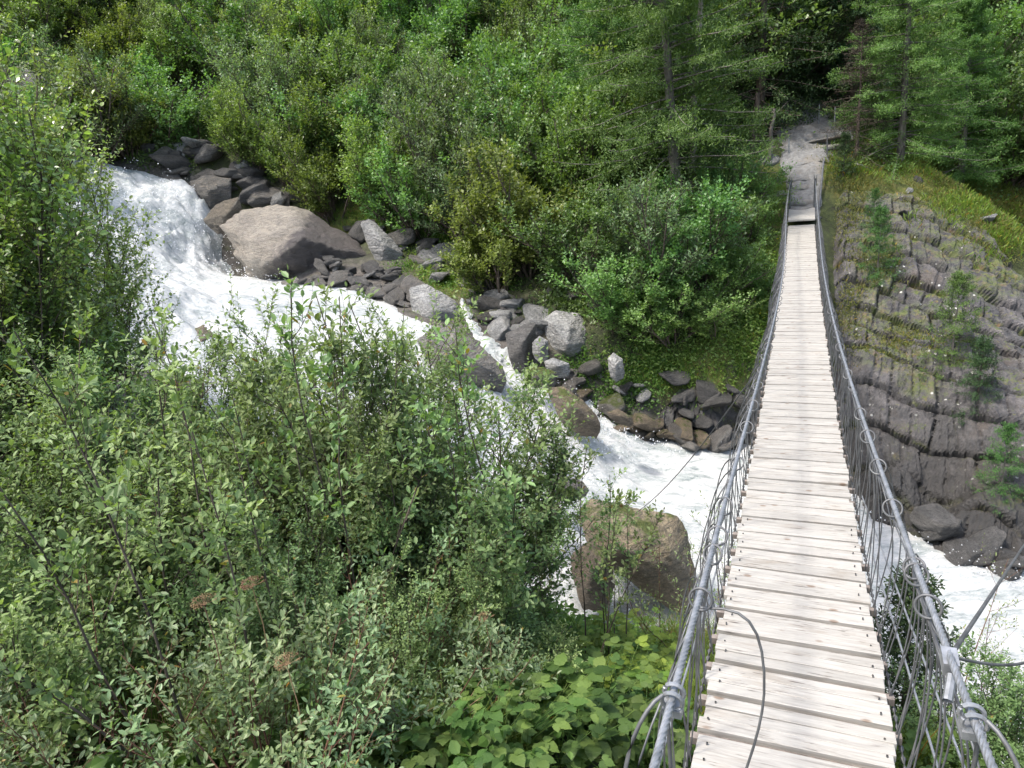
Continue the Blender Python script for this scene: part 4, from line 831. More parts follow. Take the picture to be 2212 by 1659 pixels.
# the wooded slope, row behind row
cnt = 0
for D, stp in ((21, 2.0), (22.8, 2.0), (24.6, 1.9), (26.6, 1.9), (28.6, 2.0), (31, 2.1), (33.5, 2.2), (36.5, 2.4), (40, 2.7), (44, 3.1), (49, 3.8)):
    a = -44.0
    while a < 47:
        az = a+rng.normal()*.8; d = D+rng.normal()*.5; x, y = d*math.sin(math.radians(az)), d*math.cos(math.radians(az)); a += math.degrees(stp/D)*rng.uniform(.8, 1.2)
        z = gz(x, y); px, py, _ = pix((x, y, z))
        shore = np.interp(px, [-500, 180, 480, 700, 900, 1000, 1300, 1560], [330, 300, 300, 385, 440, 540, 620, 560])
        if px < 1600 and py > shore-8: continue
        if 1560 < px < 1870 and py > 235: continue                     # the path and its clearing
        ridge_ = np.interp(px, [1780, 1900, 2050, 2212, 2500], [300, 300, 330, 470, 640])
        if px >= 1780 and (py > ridge_ or (d < 24.2)): continue
        if py > 335 and WZ(np.array([x]), np.array([y]))[0] > z-.1 and d < 31: continue
        hh = rng.uniform(2.3, 3.6)*(1.0+.012*(D-20)); top = pix((x, y, z+hh*.5))[1]
        if pix((x, y, z+hh))[1] > 1659 or py < -260: continue
        if abs(px) > 3200: continue
        right = px > 1500; w_ = [.3, .25, .12, .08, .05, .2] if right else [.22, .16, .2, .1, .2, .12]
        k = int(rng.choice(6, p=np.array(w_)/sum(w_))); f = 'hillside right of the path' if px > 1780 else 'hillside behind the larch' if px > 1150 else 'slope above the boulders' if px > 650 else 'slope above the upper fall'
        rowd = 'low on' if D < 26 else 'halfway up' if D < 35 else 'high on'
        bush(px, 0, d, hh, k, f'{BD[k]} {rowd} the {f}', f'{BD[k]}es {rowd} the {f}', sq=rng.uniform(.95, 1.3)) if False else place('bush', FB[k], (x, y, z-.15), rng.uniform(0, 6.3), (hh/2.6*rng.uniform(.95, 1.3),)*2+(hh/2.6,), f'{BD[k]} {rowd} the {f}', 'bush', f'{BD[k]}es {rowd} the {f}')
        cnt += 1
print('slope bushes', cnt)

# --- conifers
def make_conifer(seed, H, R, nb_, n1, sp, nl, nw, nm, bm, droop=-.25, t0=.12, flat=.5, shape=.8, r=.16, k1=.3, bare=0, ang=80):
    g = np.random.default_rng(seed); T0 = branches(np.array([(0, 0, -.3)]), np.array([(.0, .0, 1.)]), np.array([H+.3]), 12, 0, .012, g)
    t = np.sort(g.uniform(t0, .985, nb_)); S, D, _ = kids(T0, nb_, 0, 1, ang, g, .7); x = t*11; i = np.minimum(x.astype(int), 10); f = (x-i)[:, None]; S = T0[0, i]*(1-f)+T0[0, i+1]*f
    az = np.arange(nb_)*2.39996+g.normal(0, .25, nb_); el = np.interp(t, [0, .5, 1], [-.1, .12, .75])+g.normal(0, .12, nb_); D = np.stack([np.cos(az)*np.cos(el), np.sin(az)*np.cos(el), np.sin(el)], -1)
    L = R*np.clip((1-t)/(1-t0), .02, 1)**shape*g.uniform(.55, 1.15, nb_)+.12
    P1 = branches(S, D, L, 7, droop, .05, g); P1[:, -2:, 2] += (L*.05)[:, None]*np.array((.5, 1.4))
    S2, D2, t2 = kids(P1, n1, .12, 1, 55, g, flat); L2 = np.repeat(L, n1)*k1*(1.1-t2*.8)*g.uniform(.6, 1.2, len(t2))+.05; P2 = branches(S2, D2, L2, 4, -.25, .08, g)
    V, F = join([tubes(T0, r, r*.12, 8), tubes(P1, r*.16, r*.04, 4)]); tm_ = mesh('trunk', V, [F], M[bm], True)
    a = [leaf_sites(P2, sp, g, 1.1, 0), leaf_sites(P1[:, 1:], sp*.8, g, 1.1, 0)]; Pp, Dd, Nn, sz, _ = [np.concatenate(q) for q in zip(*a)]
    if bare: kp = g.random(len(Pp)) > bare; Pp, Dd, Nn, sz = Pp[kp], Dd[kp], Nn[kp], sz[kp]
    return tm_, leaves(Pp, Dd, Nn, sz*nl, sz*nw, NEED, M[nm], 'needles', g=g)
LA = [make_conifer(901, 9.5, 3.0, 160, 44, .023, .1, .03, 'needle', 'bark_larch', -.3, .08, .55, .75), make_conifer(902, 8.0, 2.3, 140, 42, .024, .1, .03, 'needle', 'bark_larch', -.15, .1, .5, .75)]
SPc = [make_conifer(911, 9.5, 2.4, 150, 26, .03, .095, .055, 'needle_dark', 'bark', -.5, .05, .75, .8), make_conifer(912, 8, 2.0, 130, 24, .03, .095, .055, 'needle_dark', 'bark', -.4, .04, .75, .8)]
DEAD = make_conifer(921, 4.2, 1.35, 110, 24, .04, .07, .02, 'dead', 'bark', -.5, .02, .5, .6, .07, bare=.3)
SAP = [make_conifer(931, 2.2, .85, 70, 16, .02, .06, .022, 'needle', 'bark_larch', .1, .03, .5, .8, .03), make_conifer(932, 1.6, .6, 80, 14, .018, .045, .02, 'needle_dark', 'bark', -.1, .02, .6, .9, .03)]
print('larch', len(LA[0][1].vertices)//3, 'spruce', len(SPc[0][1].vertices)//3)
TN = ('trunk', 'needles')
def tree(kind, ms, px, py, D, s, label, cat, rz=0, group=None, f=None, tilt=(0, 0)):
    c = PD(px, py, D); z = float(f(c[0], c[1])) if f else gz(c[0], c[1]); return place(kind, ms, (c[0], c[1], z-.1), rz, s, label, cat, group, TN, tilt)
tree('larch', LA[0], 1470, 600, 18.6, 1.0, 'big feathery larch in the middle of the far bank, left of the path', 'larch tree', .4, tilt=(0, -.07))
tree('larch', LA[1], 1330, 400, 21.5, 1.05, 'larch behind the left side of the big larch', 'larch tree', 1.4)
tree('larch', LA[1], 1490, 360, 21.5, .95, 'thin larch beside the bare pale trunk', 'larch tree', 2.4)
tree('larch', LA[0], 1945, 330, 22.6, .72, 'larch standing on top of the cliff right of the path', 'larch tree', 3.3)
tree('larch', LA[1], 2080, 330, 25.5, .75, 'larch among the bushes at the right behind the cliff ridge', 'larch tree', 4.3)
for px, py, D, s, lb, rz in ((1640, 300, 23.8, 1.0, 'dark spruce left of the top of the path', .2), (1700, 260, 26.5, 1.0, 'dark spruce closing the view above the path', 1.2), (1600, 250, 26, 1.05, 'dark spruce between the pale trunk and the path', 2.1), (1780, 240, 27, 1.0, 'dark spruce behind the two pale iron posts', 3.1), (1840, 250, 26, .9, 'dark spruce behind the larch on the cliff', 4.1), (1760, 200, 30, 1.1, 'tall dark spruce deep in the wood above the path', 5.0), (1660, 200, 31, 1.1, 'tall dark spruce deep in the wood left of the path', .9), (1900, 200, 31, 1.0, 'dark spruce on the slope behind the cliff larch', 1.9), (2010, 180, 32, .9, 'dark spruce high on the right hand slope', 3.4)):
    tree('spruce', SPc[int(rz*10) % 2], px, py, D, s, lb, 'spruce tree', rz)
tree('dead_spruce', DEAD, 1852, 320, 22.0, .85, 'brown dead spruce right of the steps, beside the larch', 'dead tree', .5)
tree('larch_sapling', SAP[0], 1893, 615, 17.6, .72, 'bright green larch sapling growing on the cliff nearest the bridge', 'sapling', .5, f=CZ)
tree('larch_sapling', SAP[0], 1885, 500, 18.8, .5, 'small larch sapling just above another on the cliff', 'sapling', 2.5, f=CZ)
tree('larch_sapling', SAP[0], 2055, 770, 15.8, .85, 'slender pale larch sapling halfway down the cliff', 'sapling', 1.5, f=CZ)
tree('spruce_sapling', SAP[1], 2110, 860, 14.8, .85, 'small dark spruce on a ledge of the cliff', 'sapling', 1.1, f=CZ)
tree('larch_sapling', SAP[0], 2165, 1030, 13.3, .6, 'low bright green larch bush on the cliff at the right edge', 'sapling', 2.1, f=CZ)
tree('spruce_sapling', SAP[1], 1820, 400, 20.6, .75, 'small dull spruce beside the steps on top of the cliff', 'sapling', 3.1)
# bare trunks
def trunk(pa, pb, D, r, mat, kind, label):
    a = PD(pa[0], pa[1], D); b_ = PD(pb[0], pb[1], D); z = gz(a[0], a[1]); P = np.array([[(0, 0, z-a[2]-.2)]+[tuple((b_-a)*t+np.array((.03*math.sin(t*9), 0, 0))) for t in np.linspace(0, 1, 8)]])
    V, F = tubes(P, r, r*.5, 9); g = np.random.default_rng(int(pa[0])); S, Dk, t = kids(P, 26, .25, 1, 80, g, .6); P1 = branches(S, Dk, g.uniform(.2, .7, 26), 4, .1, .1, g)
    e = empty(kind, tuple(a)); tag(e, label, 'tree trunk'); obj('trunk', mesh('trunk', V, [F], M[mat], True), e); V, F = tubes(P1, r*.12, r*.04, 3); obj('twigs', mesh('twigs', V, [F], M[mat], True), e); return e
trunk((1490, 430), (1515, -60), 19.6, .11, 'bark_pale', 'bare_trunk', 'bare pale tree trunk standing beside the big larch')
trunk((1662, 335), (1672, 235), 21.6, .07, 'bark_larch', 'tree_stump', 'short grey broken trunk left of the steps')
trunk((1625, 345), (1635, 200), 22.5, .13, 'bark', 'bare_trunk', 'thick dark trunk left of the path in the shade')

# --- grass and low herbs of the far bank (nobody could count them)
def ground_leaves(sites, f, ll, lw, tm, mat, name, label, cat, g, upw=1.2, layers=1, hmax=.3):
    n = len(sites); P = np.stack([sites[:, 0], sites[:, 1], f(sites[:, 0], sites[:, 1])+g.uniform(-.02, hmax, n)*g.random(n)], -1)
    D = nrm(g.normal(0, 1, (n, 3))*np.array((1, 1, .5))+UP*upw); N = nrm(g.normal(0, .6, (n, 3))+UP*(.2 if upw > 1 else 1)); s = g.uniform(.5, 1.3, n)
    return tag(obj(name, leaves(P, D, N, ll*s, lw*s, tm, M[mat], name, g=g)), label, cat, kind='stuff')
g = np.random.default_rng(31)
def world_sites(regs, n, f=TZ, lo=9, g=g):
    out = []
    for cx, cy, rx, ry, w_ in regs:
        m = int(n*w_); k = max(12, m//60)
        for _ in range(k):
            p = hit(cx+g.normal()*rx*.55, cy+g.normal()*ry*.55, lo, 45, f)
            out.append(p[:2]+g.normal(0, .16, (m//k, 2)))
    return np.concatenate(out)
s_ = world_sites([(1000, 575, 110, 60, .2), (960, 500, 60, 40, .06), (820, 470, 120, 30, .12), (1620, 600, 70, 130, .25), (1650, 440, 50, 70, .12), (1560, 790, 80, 40, .08), (1420, 790, 90, 40, .08), (1100, 690, 60, 30, .04), (560, 385, 80, 12, .04), (700, 480, 40, 10, .03), (460, 300, 40, 8, .02)], 26000)
ground_leaves(s_, TZ, .16, .012, NEED, 'grass', 'grass', 'fresh green grass between the boulders and bushes of the far bank', 'grass', g, 1.6, hmax=.02)
s_ = world_sites([(1000, 575, 110, 60, .2), (1620, 640, 50, 110, .3), (1400, 800, 70, 40, .15), (860, 480, 90, 30, .15), (1250, 800, 50, 40, .1), (1350, 850, 60, 40, .1)], 16000)
ground_leaves(s_, TZ, .07, .05, LEAF2, 'leaf_herb', 'undergrowth', 'leafy green herbs covering the far bank', 'undergrowth', g, .5, hmax=.22)
s_ = world_sites([(1900, 345, 120, 40, .3), (2080, 430, 110, 50, .25), (1820, 470, 30, 90, .12), (1900, 570, 40, 50, .1), (1960, 750, 100, 30, .12), (1830, 650, 20, 90, .11)], 15000, CZ)
s2_ = world_sites([(1900, 335, 150, 35, .3), (2050, 390, 90, 50, .3), (2170, 480, 60, 60, .3), (1850, 360, 60, 60, .2)], 30000)
ground_leaves(s2_, TZ, .13, .016, NEED, 'turf', 'grass', 'yellow green grass over the top of the cliff ridge', 'grass', g, 1.3, hmax=.03)
ground_leaves(s_, CZ, .09, .02, NEED, 'turf', 'grass', 'dry yellowish grass and moss on the ledges of the cliff', 'grass', g, 1.0, hmax=.03)
# forest floor under the far bushes
s_ = []
for _ in range(700):
    az, D = math.radians(g.uniform(-42, 44)), g.uniform(19, 40); x, y = D*math.sin(az), D*math.cos(az); z = gz(x, y); px, py, _ = pix((x, y, z))
    if (px < 1560 and py < np.interp(px, [-500, 480, 700, 900, 1000, 1300, 1560], [300, 310, 390, 450, 540, 650, 600])) or (px > 1800 and D > 24): s_.append(np.array((x, y))+g.normal(0, .6, (55, 2)))
ground_leaves(np.concatenate(s_), TZ, .11, .08, LEAF2, 'leaf_far_a', 'forest_floor_plants', 'dark leafy growth on the forest floor of the slope', 'undergrowth', g, .5, hmax=.7)

# ------------------------------------------------------------------ the near bank
def fg(seed, H, spread, ns, n1, n2, sp, ll, lw, lm, bm='bark', **k): return make_shrub(seed, H, spread, ns, n1, n2, sp, ll, lw, lm, bm, **k)
FG = {'w1': fg(701, 2.5, .55, 18, 13, 8, .022, .048, .025, 'leaf_front', l1=.36, l2=.12, stem=.012, t0=.3),
      'w2': fg(702, 2.2, .7, 18, 12, 8, .022, .046, .026, 'leaf_front', l1=.38, l2=.13, stem=.012, t0=.25),
      'w3': fg(703, 2.0, .5, 16, 12, 8, .022, .050, .024, 'leaf_front', l1=.38, l2=.13, stem=.010, t0=.22),
      'b1': fg(704, 3.4, .33, 20, 18, 10, .036, .052, .042, 'leaf_birch', l1=.34, l2=.11, stem=.016, t0=.12),
      'g1': fg(705, .95, .8, 16, 7, 5, .02, .038, .018, 'leaf_grey', 'bark_red', l1=.42, l2=.16, stem=.006, t0=.15),
      'g2': fg(706, 1.25, .8, 9, 6, 4, .022, .045, .02, 'leaf_grey', 'bark_red', l1=.4, l2=.15, stem=.007, t0=.25),
      'r1': fg(707, 1.7, .45, 7, 6, 3, .03, .036, .012, 'leaf_front', 'bark_red', l1=.4, l2=.1, stem=.006, t0=.35)}
print('fg leaves', {k: len(v[1].vertices)//8 for k, v in FG.items()})
def near(k, x, y, top, rz, label, tilt=(0, 0), group=None, kind='willow_shrub', dz_=0):
    z = gz(x, y)-.05; H = max(v.co.z for v in FG[k][0].vertices); s = (top-z)/H
    return place(kind, FG[k], (x, y, z), rz, s, label, 'shrub', group, tilt=tilt)
near('w1', -1.05, 4.1, -.75, .3, 'big dark stemmed willow shrub in the middle foreground, leaves against the white water')
near('w2', -.55, 4.35, -1.25, 1.7, 'willow shrub whose twigs reach furthest right over the rapids')
near('w3', -1.55, 4.3, -.75, 2.9, 'willow shrub between the middle one and the left hand shrubs')
near('w2', -2.3, 3.7, -.5, 4.1, 'tall willow shrub left of centre with dark slanting stems')
near('w1', -3.1, 3.5, -.3, 5.2, 'willow shrub at the left edge under the birch')
near('w3', -2.35, 2.45, -.75, .9, 'large leaved willow shrub close by at the left edge')
near('w1', -1.35, 3.1, -1.25, 2.2, 'willow shrub low in front of the middle ones')
near('w2', -.75, 3.0, -1.85, 3.3, 'low willow shrub above the bright herbs')
near('w3', -.3, 3.4, -2.05, 4.6, 'small willow shrub at the right end of the thicket')
near('w2', -.55, 5.1, -2.0, 5.6, 'low willow shrub on the edge of the bank by the brown boulder')
near('w1', -1.55, 4.9, -.5, 3.6, 'tallest willow shrub of the middle thicket, shoots against the rapids')
near('w2', -.95, 4.9, -.9, 2.6, 'willow shrub just right of the tallest middle one')
near('w3', -.55, 3.9, -1.75, .6, 'leafy willow shrub in the heart of the middle thicket')
near('w3', -2.9, 5.2, -.95, 1.3, 'willow shrub behind the left hand thicket at the river edge')
near('w1', -3.9, 5.0, -.35, 2.6, 'willow shrub at the foot of the birches')
near('w2', -3.4, 6.6, -1.15, .2, 'willow shrub hanging over the upper rapids')
FG['s1'] = fg(708, 2.4, .10, 4, 9, 4, .024, .05, .027, 'leaf_front', l1=.16, l2=.05, stem=.008, t0=.35)
for i, (px, py, D, lb) in enumerate(((500, 585, 3.7, 'slender leafy shoot standing up against the pool below the upper fall'), (650, 640, 3.9, 'slender leafy shoot right of the highest one at left'), (745, 615, 4.1, 'tall leafy shoot in front of the heap of stones'), (865, 610, 4.4, 'leafy shoot in front of the pale slab shaped boulder'), (955, 660, 4.4, 'leafy shoot reaching to the striped boulder'), (1190, 960, 4.2, 'leafy shoot at the right edge of the middle thicket'), (1310, 1040, 4.6, 'single shoot leaning over the massive brown boulder'), (400, 660, 3.4, 'leafy shoot above the left hand thicket'), (210, 640, 2.7, 'big leaved shoot near the left edge'))):
    c = PD(px, py, D); near('s1', c[0], c[1], c[2], i*1.3, lb, kind='willow_shoot')
for a in ((-4.6, 5.7, 2.1, .4, 'tallest birch with sunlit leaves in the upper left corner'), (-4.9, 7.6, .8, 1.5, 'birch with dark leaves against the white upper fall'), (-4.25, 5.9, .0, 2.7, 'low birch in front of the upper rapids at the left'), (-5.6, 7.0, 2.2, 3.9, 'birch at the far left behind the tallest one'), (-6.2, 8.8, 1.3, 5.0, 'birch screening the head of the rapids'), (-4.0, 5.0, .5, 5.6, 'leafy birch at the left edge below the tallest one'), (-4.9, 6.5, 1.5, 4.4, 'birch in the middle of the clump at the upper left')):
    near('b1', *a, kind='birch')
for i, (x, y, t, rz, lb) in enumerate(((-1.75, 1.95, -1.25, .2, 'grey leaved willow at the lower left'), (-1.15, 2.1, -1.45, 1.2, 'grey leaved willow left of the big toothed leaves'), (-.72, 2.75, -1.7, 2.2, 'grey leaved willow at the bottom middle'), (-2.0, 1.5, -1.15, 3.0, 'grey leaved willow in the bottom left corner'), (-1.35, 1.55, -1.45, 4.2, 'low grey leaved willow at the bottom edge'), (-.35, 3.1, -2.2, 5.1, 'grey leaved willow behind the bright herbs'), (-.7, 2.75, -1.75, 5.9, 'grey leaved willow under the dark stems'))):
    near('g1' if i % 2 else 'g2', x, y, t, rz, lb, kind='grey_willow')
near('g2', -.95, 1.75, -1.3, 1.0, 'long red twigged grey willow reaching up at the bottom', kind='grey_willow')
near('r1', 1.35, 5.3, -3.15, .5, 'thin red stemmed willow in front of the massive brown boulder', kind='thin_willow')
near('r1', 1.75, 5.6, -3.25, 2.5, 'sparse thin willow beside the left ropes above the water', kind='thin_willow')
near('w3', 2.55, 3.0, -2.65, 1.1, 'willow shrub at the lower right edge beside the right rope')
near('w2', 3.1, 2.5, -2.5, 2.1, 'leafy willow shrub in the lower right corner')
near('r1', 2.9, 3.9, -3.1, 3.3, 'thin willow twigs against the water right of the bridge', kind='thin_willow')
tree('spruce_sapling', SAP[1], 1965, 1350, 4.4, .95, 'young spruce growing under the right side of the bridge', 'sapling', .7)

# broad toothed herbs, each a plant of its own
def herb(seed, mat, nl=9, H=.3, size=.085):
    g = np.random.default_rng(seed); stems = []; V = []; Fq = []; o = 0; rn = []
    nt_ = 9; t = np.linspace(0, 1, nt_); w_ = np.sin(PI*np.clip(t, 0, 1)**.75)**.9*.36
    for i in range(nl):
        az = i*2.4+g.normal()*.3; lean = g.uniform(.3, 1.0); h = H*g.uniform(.55, 1.15); d = np.array((math.cos(az), math.sin(az), 0)); tt = np.linspace(0, 1, 6)[:, None]
        P = d*lean*h*tt**1.4+UP*h*(tt-.15*tt**3); stems.append(P); tip = P[-1]; T = nrm(P[-1]-P[-2]+d*.6); Sd = nrm(np.cross(UP, T))
        for a_, off, k in ((0, .25, 1.0), (.95, .05, .85), (-.95, .05, .85)):
            D = nrm(T*math.cos(a_)+Sd*math.sin(a_)+UP*g.normal(0, .12)); S = nrm(np.cross(UP, D)); N = np.cross(D, S); L = size*k*g.uniform(.8, 1.25); b0 = tip+D*off*size
            jag = 1+.16*(np.arange(nt_) % 2); mid = b0+D*L*t[:, None]-N*L*.22*(t**2)[:, None]
            lf = mid+S*(L*w_*jag)[:, None]+N*L*.07*w_[:, None]+D*(.06*L*(np.arange(nt_) % 2))[:, None]*-1; rt = mid-S*(L*w_*jag)[:, None]+N*L*.07*w_[:, None]-D*(.06*L*(np.arange(nt_) % 2))[:, None]
            V.append(np.concatenate([mid, lf, rt])); q = np.arange(nt_-1)
            Fq.append(np.stack([q, q+1, q+1+nt_, q+nt_], -1)+o); Fq.append(np.stack([q+1, q, q+2*nt_, q+1+2*nt_], -1)+o); o += 3*nt_; rn += [g.random()]*(3*nt_)
    Vs, Fs = tubes(np.array(stems), .0035, .002, 4)
    return mesh('stalks', Vs, [Fs], M['leaf_herb'], True, rnd=np.full(len(Vs), .5)), mesh('leaves', np.concatenate(V), [np.concatenate(Fq)], M[mat], False, rnd=rn)
HB = [herb(801, 'leaf_herb', 14, .3, .07), herb(802, 'leaf_herb', 10, .28, .10), herb(803, 'leaf_lime', 14, .3, .06), herb(804, 'leaf_herb', 16, .32, .06)]
g = np.random.default_rng(55)
def herbs(regs, ks, s0, s1, where):
    for cx, cy, rx, ry, n in regs:
        for i in range(n):
            p = hit(cx+g.uniform(-1, 1)*rx, cy+g.uniform(-1, 1)*ry, 1, 14); k = int(ks[g.integers(len(ks))])
            nm = ['broad toothed green herb', 'large toothed green herb', 'lime green herb', 'many leaved green herb'][k]
            o = place('toothed_herb', HB[k], (p[0], p[1], p[2]-.02), g.uniform(0, 6.3), g.uniform(s0, s1), f'{nm} {where}', 'herb', f'{nm}s {where}', ('stalks', 'leaves'), (g.normal()*.15, g.normal()*.15))
herbs([(1250, 1560, 190, 90, 30), (1100, 1640, 120, 60, 12)], [0, 1, 3], .75, 1.15, 'at the bottom beside the left hand rope')
herbs([(1400, 1480, 70, 60, 34), (1330, 1415, 50, 40, 22)], [2], .7, 1.1, 'on the brow of the bank beside the brown boulder')
herbs([(560, 1600, 130, 60, 16), (900, 1580, 160, 80, 26)], [0, 1, 3], .7, 1.0, 'among the grey willows at the lower left')
herbs([(420, 1350, 200, 60, 12), (100, 1450, 120, 120, 10), (750, 1380, 200, 90, 16), (1050, 1380, 120, 80, 18)], [0, 3], .8, 1.1, 'in the shade under the foreground shrubs')
herbs([(2010, 1640, 50, 60, 10), (1420, 1640, 40, 80, 10)], [0, 3], .7, 1.0, 'close beside the bridge deck')
# grasses of the near bank: long curved blades
def blades(sites, L, wd, mat, name, label, cat, g, lean=.5, f=TZ):
    n = len(sites); S = np.stack([sites[:, 0], sites[:, 1], f(sites[:, 0], sites[:, 1])-.02], -1); D = nrm(g.normal(0, lean, (n, 3))*np.array((1, 1, .1))+UP)
    P = branches(S, D, L*g.uniform(.45, 1.2, n), 6, -.9, .07, g); T = nrm(np.gradient(P, axis=1)); a = g.uniform(0, PI, n); Sd = np.stack([np.cos(a), np.sin(a), a*0], -1)[:, None]
    w_ = (wd*np.array((.7, 1, .95, .8, .5, .05)))[None, :, None]*g.uniform(.6, 1.3, (n, 1, 1)); V = np.stack([P-Sd*w_, P+Sd*w_], 2).reshape(n*12, 3)
    q = np.arange(5)*2; Fq = np.stack([q, q+1, q+3, q+2], -1); F = (np.arange(n)[:, None, None]*12+Fq[None]).reshape(-1, 4)
    return tag(obj(name, mesh(name, V, [F], M[mat], False, rnd=np.repeat(g.random(n), 12))), label, cat, kind='stuff')
def near_sites(regs, m):
    out = []
    for cx, cy, rx, ry, w_ in regs:
        for _ in range(int(m*w_)//14): out.append(hit(cx+g.uniform(-1, 1)*rx, cy+g.uniform(-1, 1)*ry, .9, 16)[:2]+g.normal(0, .05, (14, 2)))
    return np.concatenate(out)
blades(near_sites([(1510, 1500, 50, 130, .3), (1480, 1400, 90, 30, .12), (1990, 1580, 60, 90, .2), (1000, 1600, 150, 60, .12), (500, 1550, 350, 110, .2), (1150, 1450, 200, 60, .12)], 11000), .38, .0032, 'grass', 'grass', 'long green grass of the near bank', 'grass', g)
blades(near_sites([(330, 1600, 330, 60, .5), (850, 1580, 120, 60, .3), (1460, 1350, 60, 30, .2)], 1500), .42, .0022, 'dry', 'dry_grass', 'thin brown dry grass stalks at the bottom left', 'grass', g)
s_ = []
for _ in range(900):
    x, y = g.uniform(-8, 1.8), g.uniform(1.2, 9.5)
    if TZ(np.array([x]), np.array([y]))[0] > WZ(np.array([x]), np.array([y]))[0]+.15 and y < 9.3 and x-.45*y < -.9: s_.append(np.array((x, y))+g.normal(0, .16, (45, 2)))
ground_leaves(np.concatenate(s_), TZ, .06, .045, LEAF6, 'leaf_herb', 'undergrowth', 'low leafy plants covering the near bank', 'undergrowth', g, .4, hmax=.3)
s_ = []
for _ in range(350):
    x, y = g.uniform(1.6, 7), g.uniform(.8, 5.5)
    if TZ(np.array([x]), np.array([y]))[0] > WZ(np.array([x]), np.array([y]))[0]+.15 and x-.45*y > .7: s_.append(np.array((x, y))+g.normal(0, .16, (40, 2)))
ground_leaves(np.concatenate(s_), TZ, .05, .035, LEAF6, 'leaf_herb', 'undergrowth', 'low leafy plants on the bank right of the bridge', 'undergrowth', g, .5, hmax=.3)
# umbels and seed heads
def umbel(seed, mat, H=.7, R=.06, stalk='leaf_herb'):
    g = np.random.default_rng(seed); st = [np.array([(0, 0, 0), (.01, 0, H*.4), (.0, .02, H*.8), (0, .02, H)])]; V, F = tubes(np.array(st), .004, .003, 5)
    n = 22; a = g.uniform(0, 2*PI, n); r = R*np.sqrt(g.random(n)); tips = np.stack([r*np.cos(a), .02+r*np.sin(a), H+.05-.3*r], -1); k = np.linspace(0, 1, 4)[None, :, None]
    V2, F2 = tubes(np.array([(0, .02, H)])[None]*(1-k)+tips[:, None]*k, .0012, .001, 3); V, F = join([(V, F), (V2, F2)])
    m = n*16; c = np.repeat(tips, 16, 0)+g.normal(0, .007, (m, 3))*np.array((1, 1, .4)); fl = leaves(c, g.normal(size=(m, 3))+UP*.3, g.normal(0, .5, (m, 3))+UP, np.full(m, .007), np.full(m, .006), LEAF2, M[mat], 'flower_head', g=g)
    return mesh('stalk', V, [F], M[stalk], True, rnd=np.full(len(V), .4)), fl
UM = umbel(1, 'flower'); DR = umbel(2, 'dry', .45, .075, 'dry')
for px, py, lb in ((1300, 1292, 'white flower umbel at the top of the bank by the tan boulder'), (1325, 1330, 'white flower umbel lower down beside the tan boulder')):
    p = hit(px+20, py+60, 2, 14); o = place('umbel_flower', UM, tuple(p), .3, 1.0, lb, 'flower', None, ('stalk', 'flower_head'))
for px, py, D, lb in ((545, 1270, 2.3, 'pinkish brown seed head among the left hand shrubs'), (440, 1310, 2.2, 'brown drooping seed head beside the pinkish one'), (1050, 1340, 2.9, 'small brown seed head in the middle of the thicket'), (620, 1440, 2.0, 'brown seed head among the grey willows')):
    c = PD(px, py, D); place('seed_head', DR, (c[0], c[1], c[2]-.25), .3, .55, lb, 'seed head', None, ('stalk', 'flower_head'))
for px, py, D, lb in ((1640, 640, 16.6, 'white umbel on the bank left of the bridge deck'), (1190, 655, 17.4, 'white umbel behind the big pale boulder')):
    p = hit(px, py+20, 5, 30); place('umbel_flower', UM, tuple(p), .3, 1.3, lb, 'flower', None, ('stalk', 'flower_head'))
# bushes at the very left behind the birches, above the head of the rapids
rng = np.random.default_rng(4)
for px, py, D, h, k, lb in ((60, 260, 27.5, 3.0, 5, 'leafy bush over the pale rock at the upper left'), (170, 250, 27.5, 3.0, 2, 'grey willow bush over the head of the rapids'), (260, 270, 28, 2.8, 4, 'yellow green bush above the dull grey boulder'), (330, 260, 28.5, 2.8, 0, 'dark bush above the flat topped boulder'), (420, 270, 28.2, 2.6, 5, 'leafy bush between the flat topped boulder and the slope'), (120, 200, 30, 3.4, 3, 'silvery bush behind the birches'), (230, 180, 31, 3.4, 1, 'upright bush behind the head of the rapids'), (0, 330, 25, 2.5, 5, 'leafy bush at the left edge beside the rapids')):
    bush(px, py, D, h, k, lb, sq=1.25)
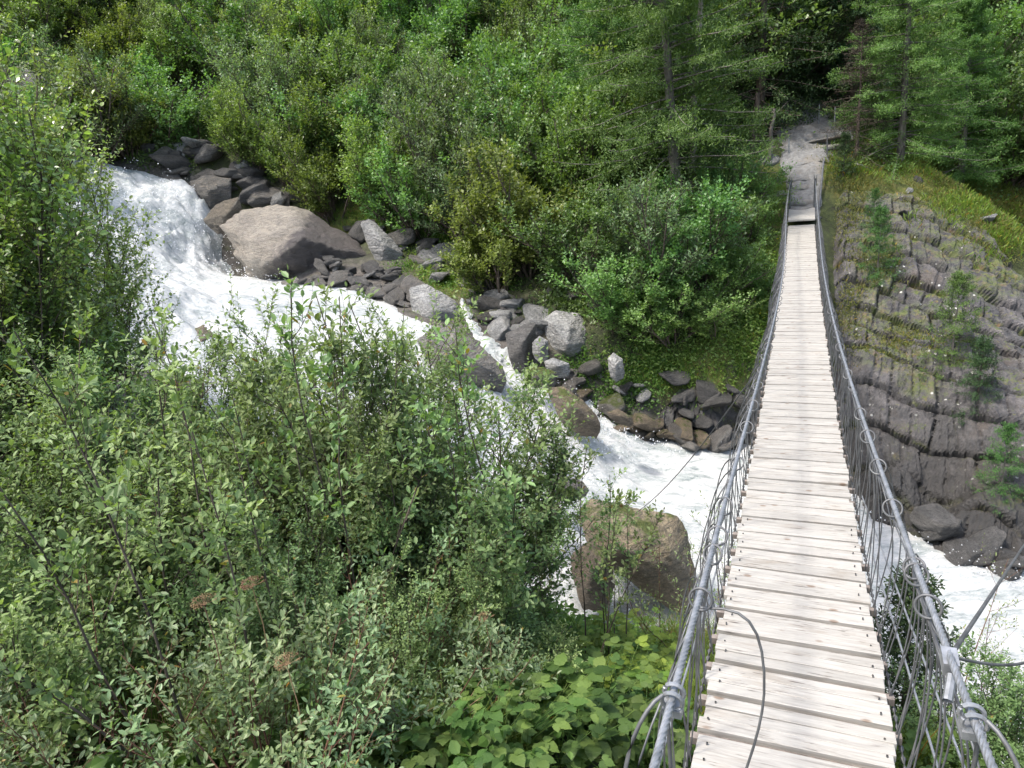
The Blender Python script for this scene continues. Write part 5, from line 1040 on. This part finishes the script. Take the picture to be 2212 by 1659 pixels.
# second planting where the left part of the slope would show bare soil
for D in (27.5, 30, 32.5, 35, 38, 42, 46):
    for az in np.arange(-46, -17, math.degrees(2.2/D)):
        a = az+rng.normal()*1.0; d = D+rng.normal()*.6; x, y = d*math.sin(math.radians(a)), d*math.cos(math.radians(a)); z = gz(x, y); px, py, _ = pix((x, y, z))
        if py > 318 or py < -200: continue
        k = int(rng.choice(6, p=(.2, .15, .25, .15, .1, .15))); hh = rng.uniform(2.2, 3.4); w_ = 'above the head of the rapids' if D < 34 else 'in the upper left corner'
        place('bush', FB[k], (x, y, z-.15), rng.uniform(0, 6.3), (hh/2.6*1.2, hh/2.6*1.2, hh/2.6), f'{BD[k]} {w_}', 'bush', f'{BD[k]}es {w_}')
s_ = world_sites([(1640, 600, 35, 110, .35), (1580, 750, 70, 50, .25), (1000, 590, 90, 40, .2), (1430, 770, 90, 30, .2)], 9000)
ground_leaves(s_, TZ, .10, .05, LEAF2, 'leaf_far_c', 'undergrowth', 'bright leafy herbs on the bank left of the bridge', 'undergrowth', g, .6, hmax=.35)
s_ = world_sites([(1640, 620, 25, 120, 1.0)], 60); ground_leaves(s_, TZ, .05, .05, LEAF2, 'yellow', 'yellow_flowers', 'tiny yellow flowers scattered on the bank left of the bridge', 'flowers', g, .3, hmax=.4)
# stones and turf that break up the last bare patches
rng = np.random.default_rng(91)
stones((215, 335, 470, 335, 12), 26, .2, .6, ['rock_dark', 'rock_wet', 'rock_grey'], 'on the bank at the head of the rapids')
stones((1180, 620, 1330, 690, 16), 16, .1, .35, ['rock_moss', 'rock_dark'], 'under the bush behind the big pale boulder')
stones((1840, 360, 2150, 470, 22), 14, .06, .2, ['rock_grey', 'rock_dark'], 'in the turf on top of the cliff')
s_ = world_sites([(300, 330, 130, 25, .3), (450, 320, 80, 20, .2), (1250, 630, 90, 50, .5)], 9000)
ground_leaves(s_, TZ, .11, .06, LEAF2, 'leaf_far_a', 'undergrowth', 'green herbs at the feet of the far bushes', 'undergrowth', g, .6, hmax=.35)
s_ = world_sites([(1850, 345, 70, 40, .25), (1960, 350, 90, 40, .25), (2090, 430, 80, 50, .3), (2170, 500, 60, 50, .2)], 9000)
ground_leaves(s_, TZ, .2, .022, NEED, 'grass', 'grass', 'taller green grass tufts on the cliff ridge', 'grass', g, 1.5, hmax=.03)
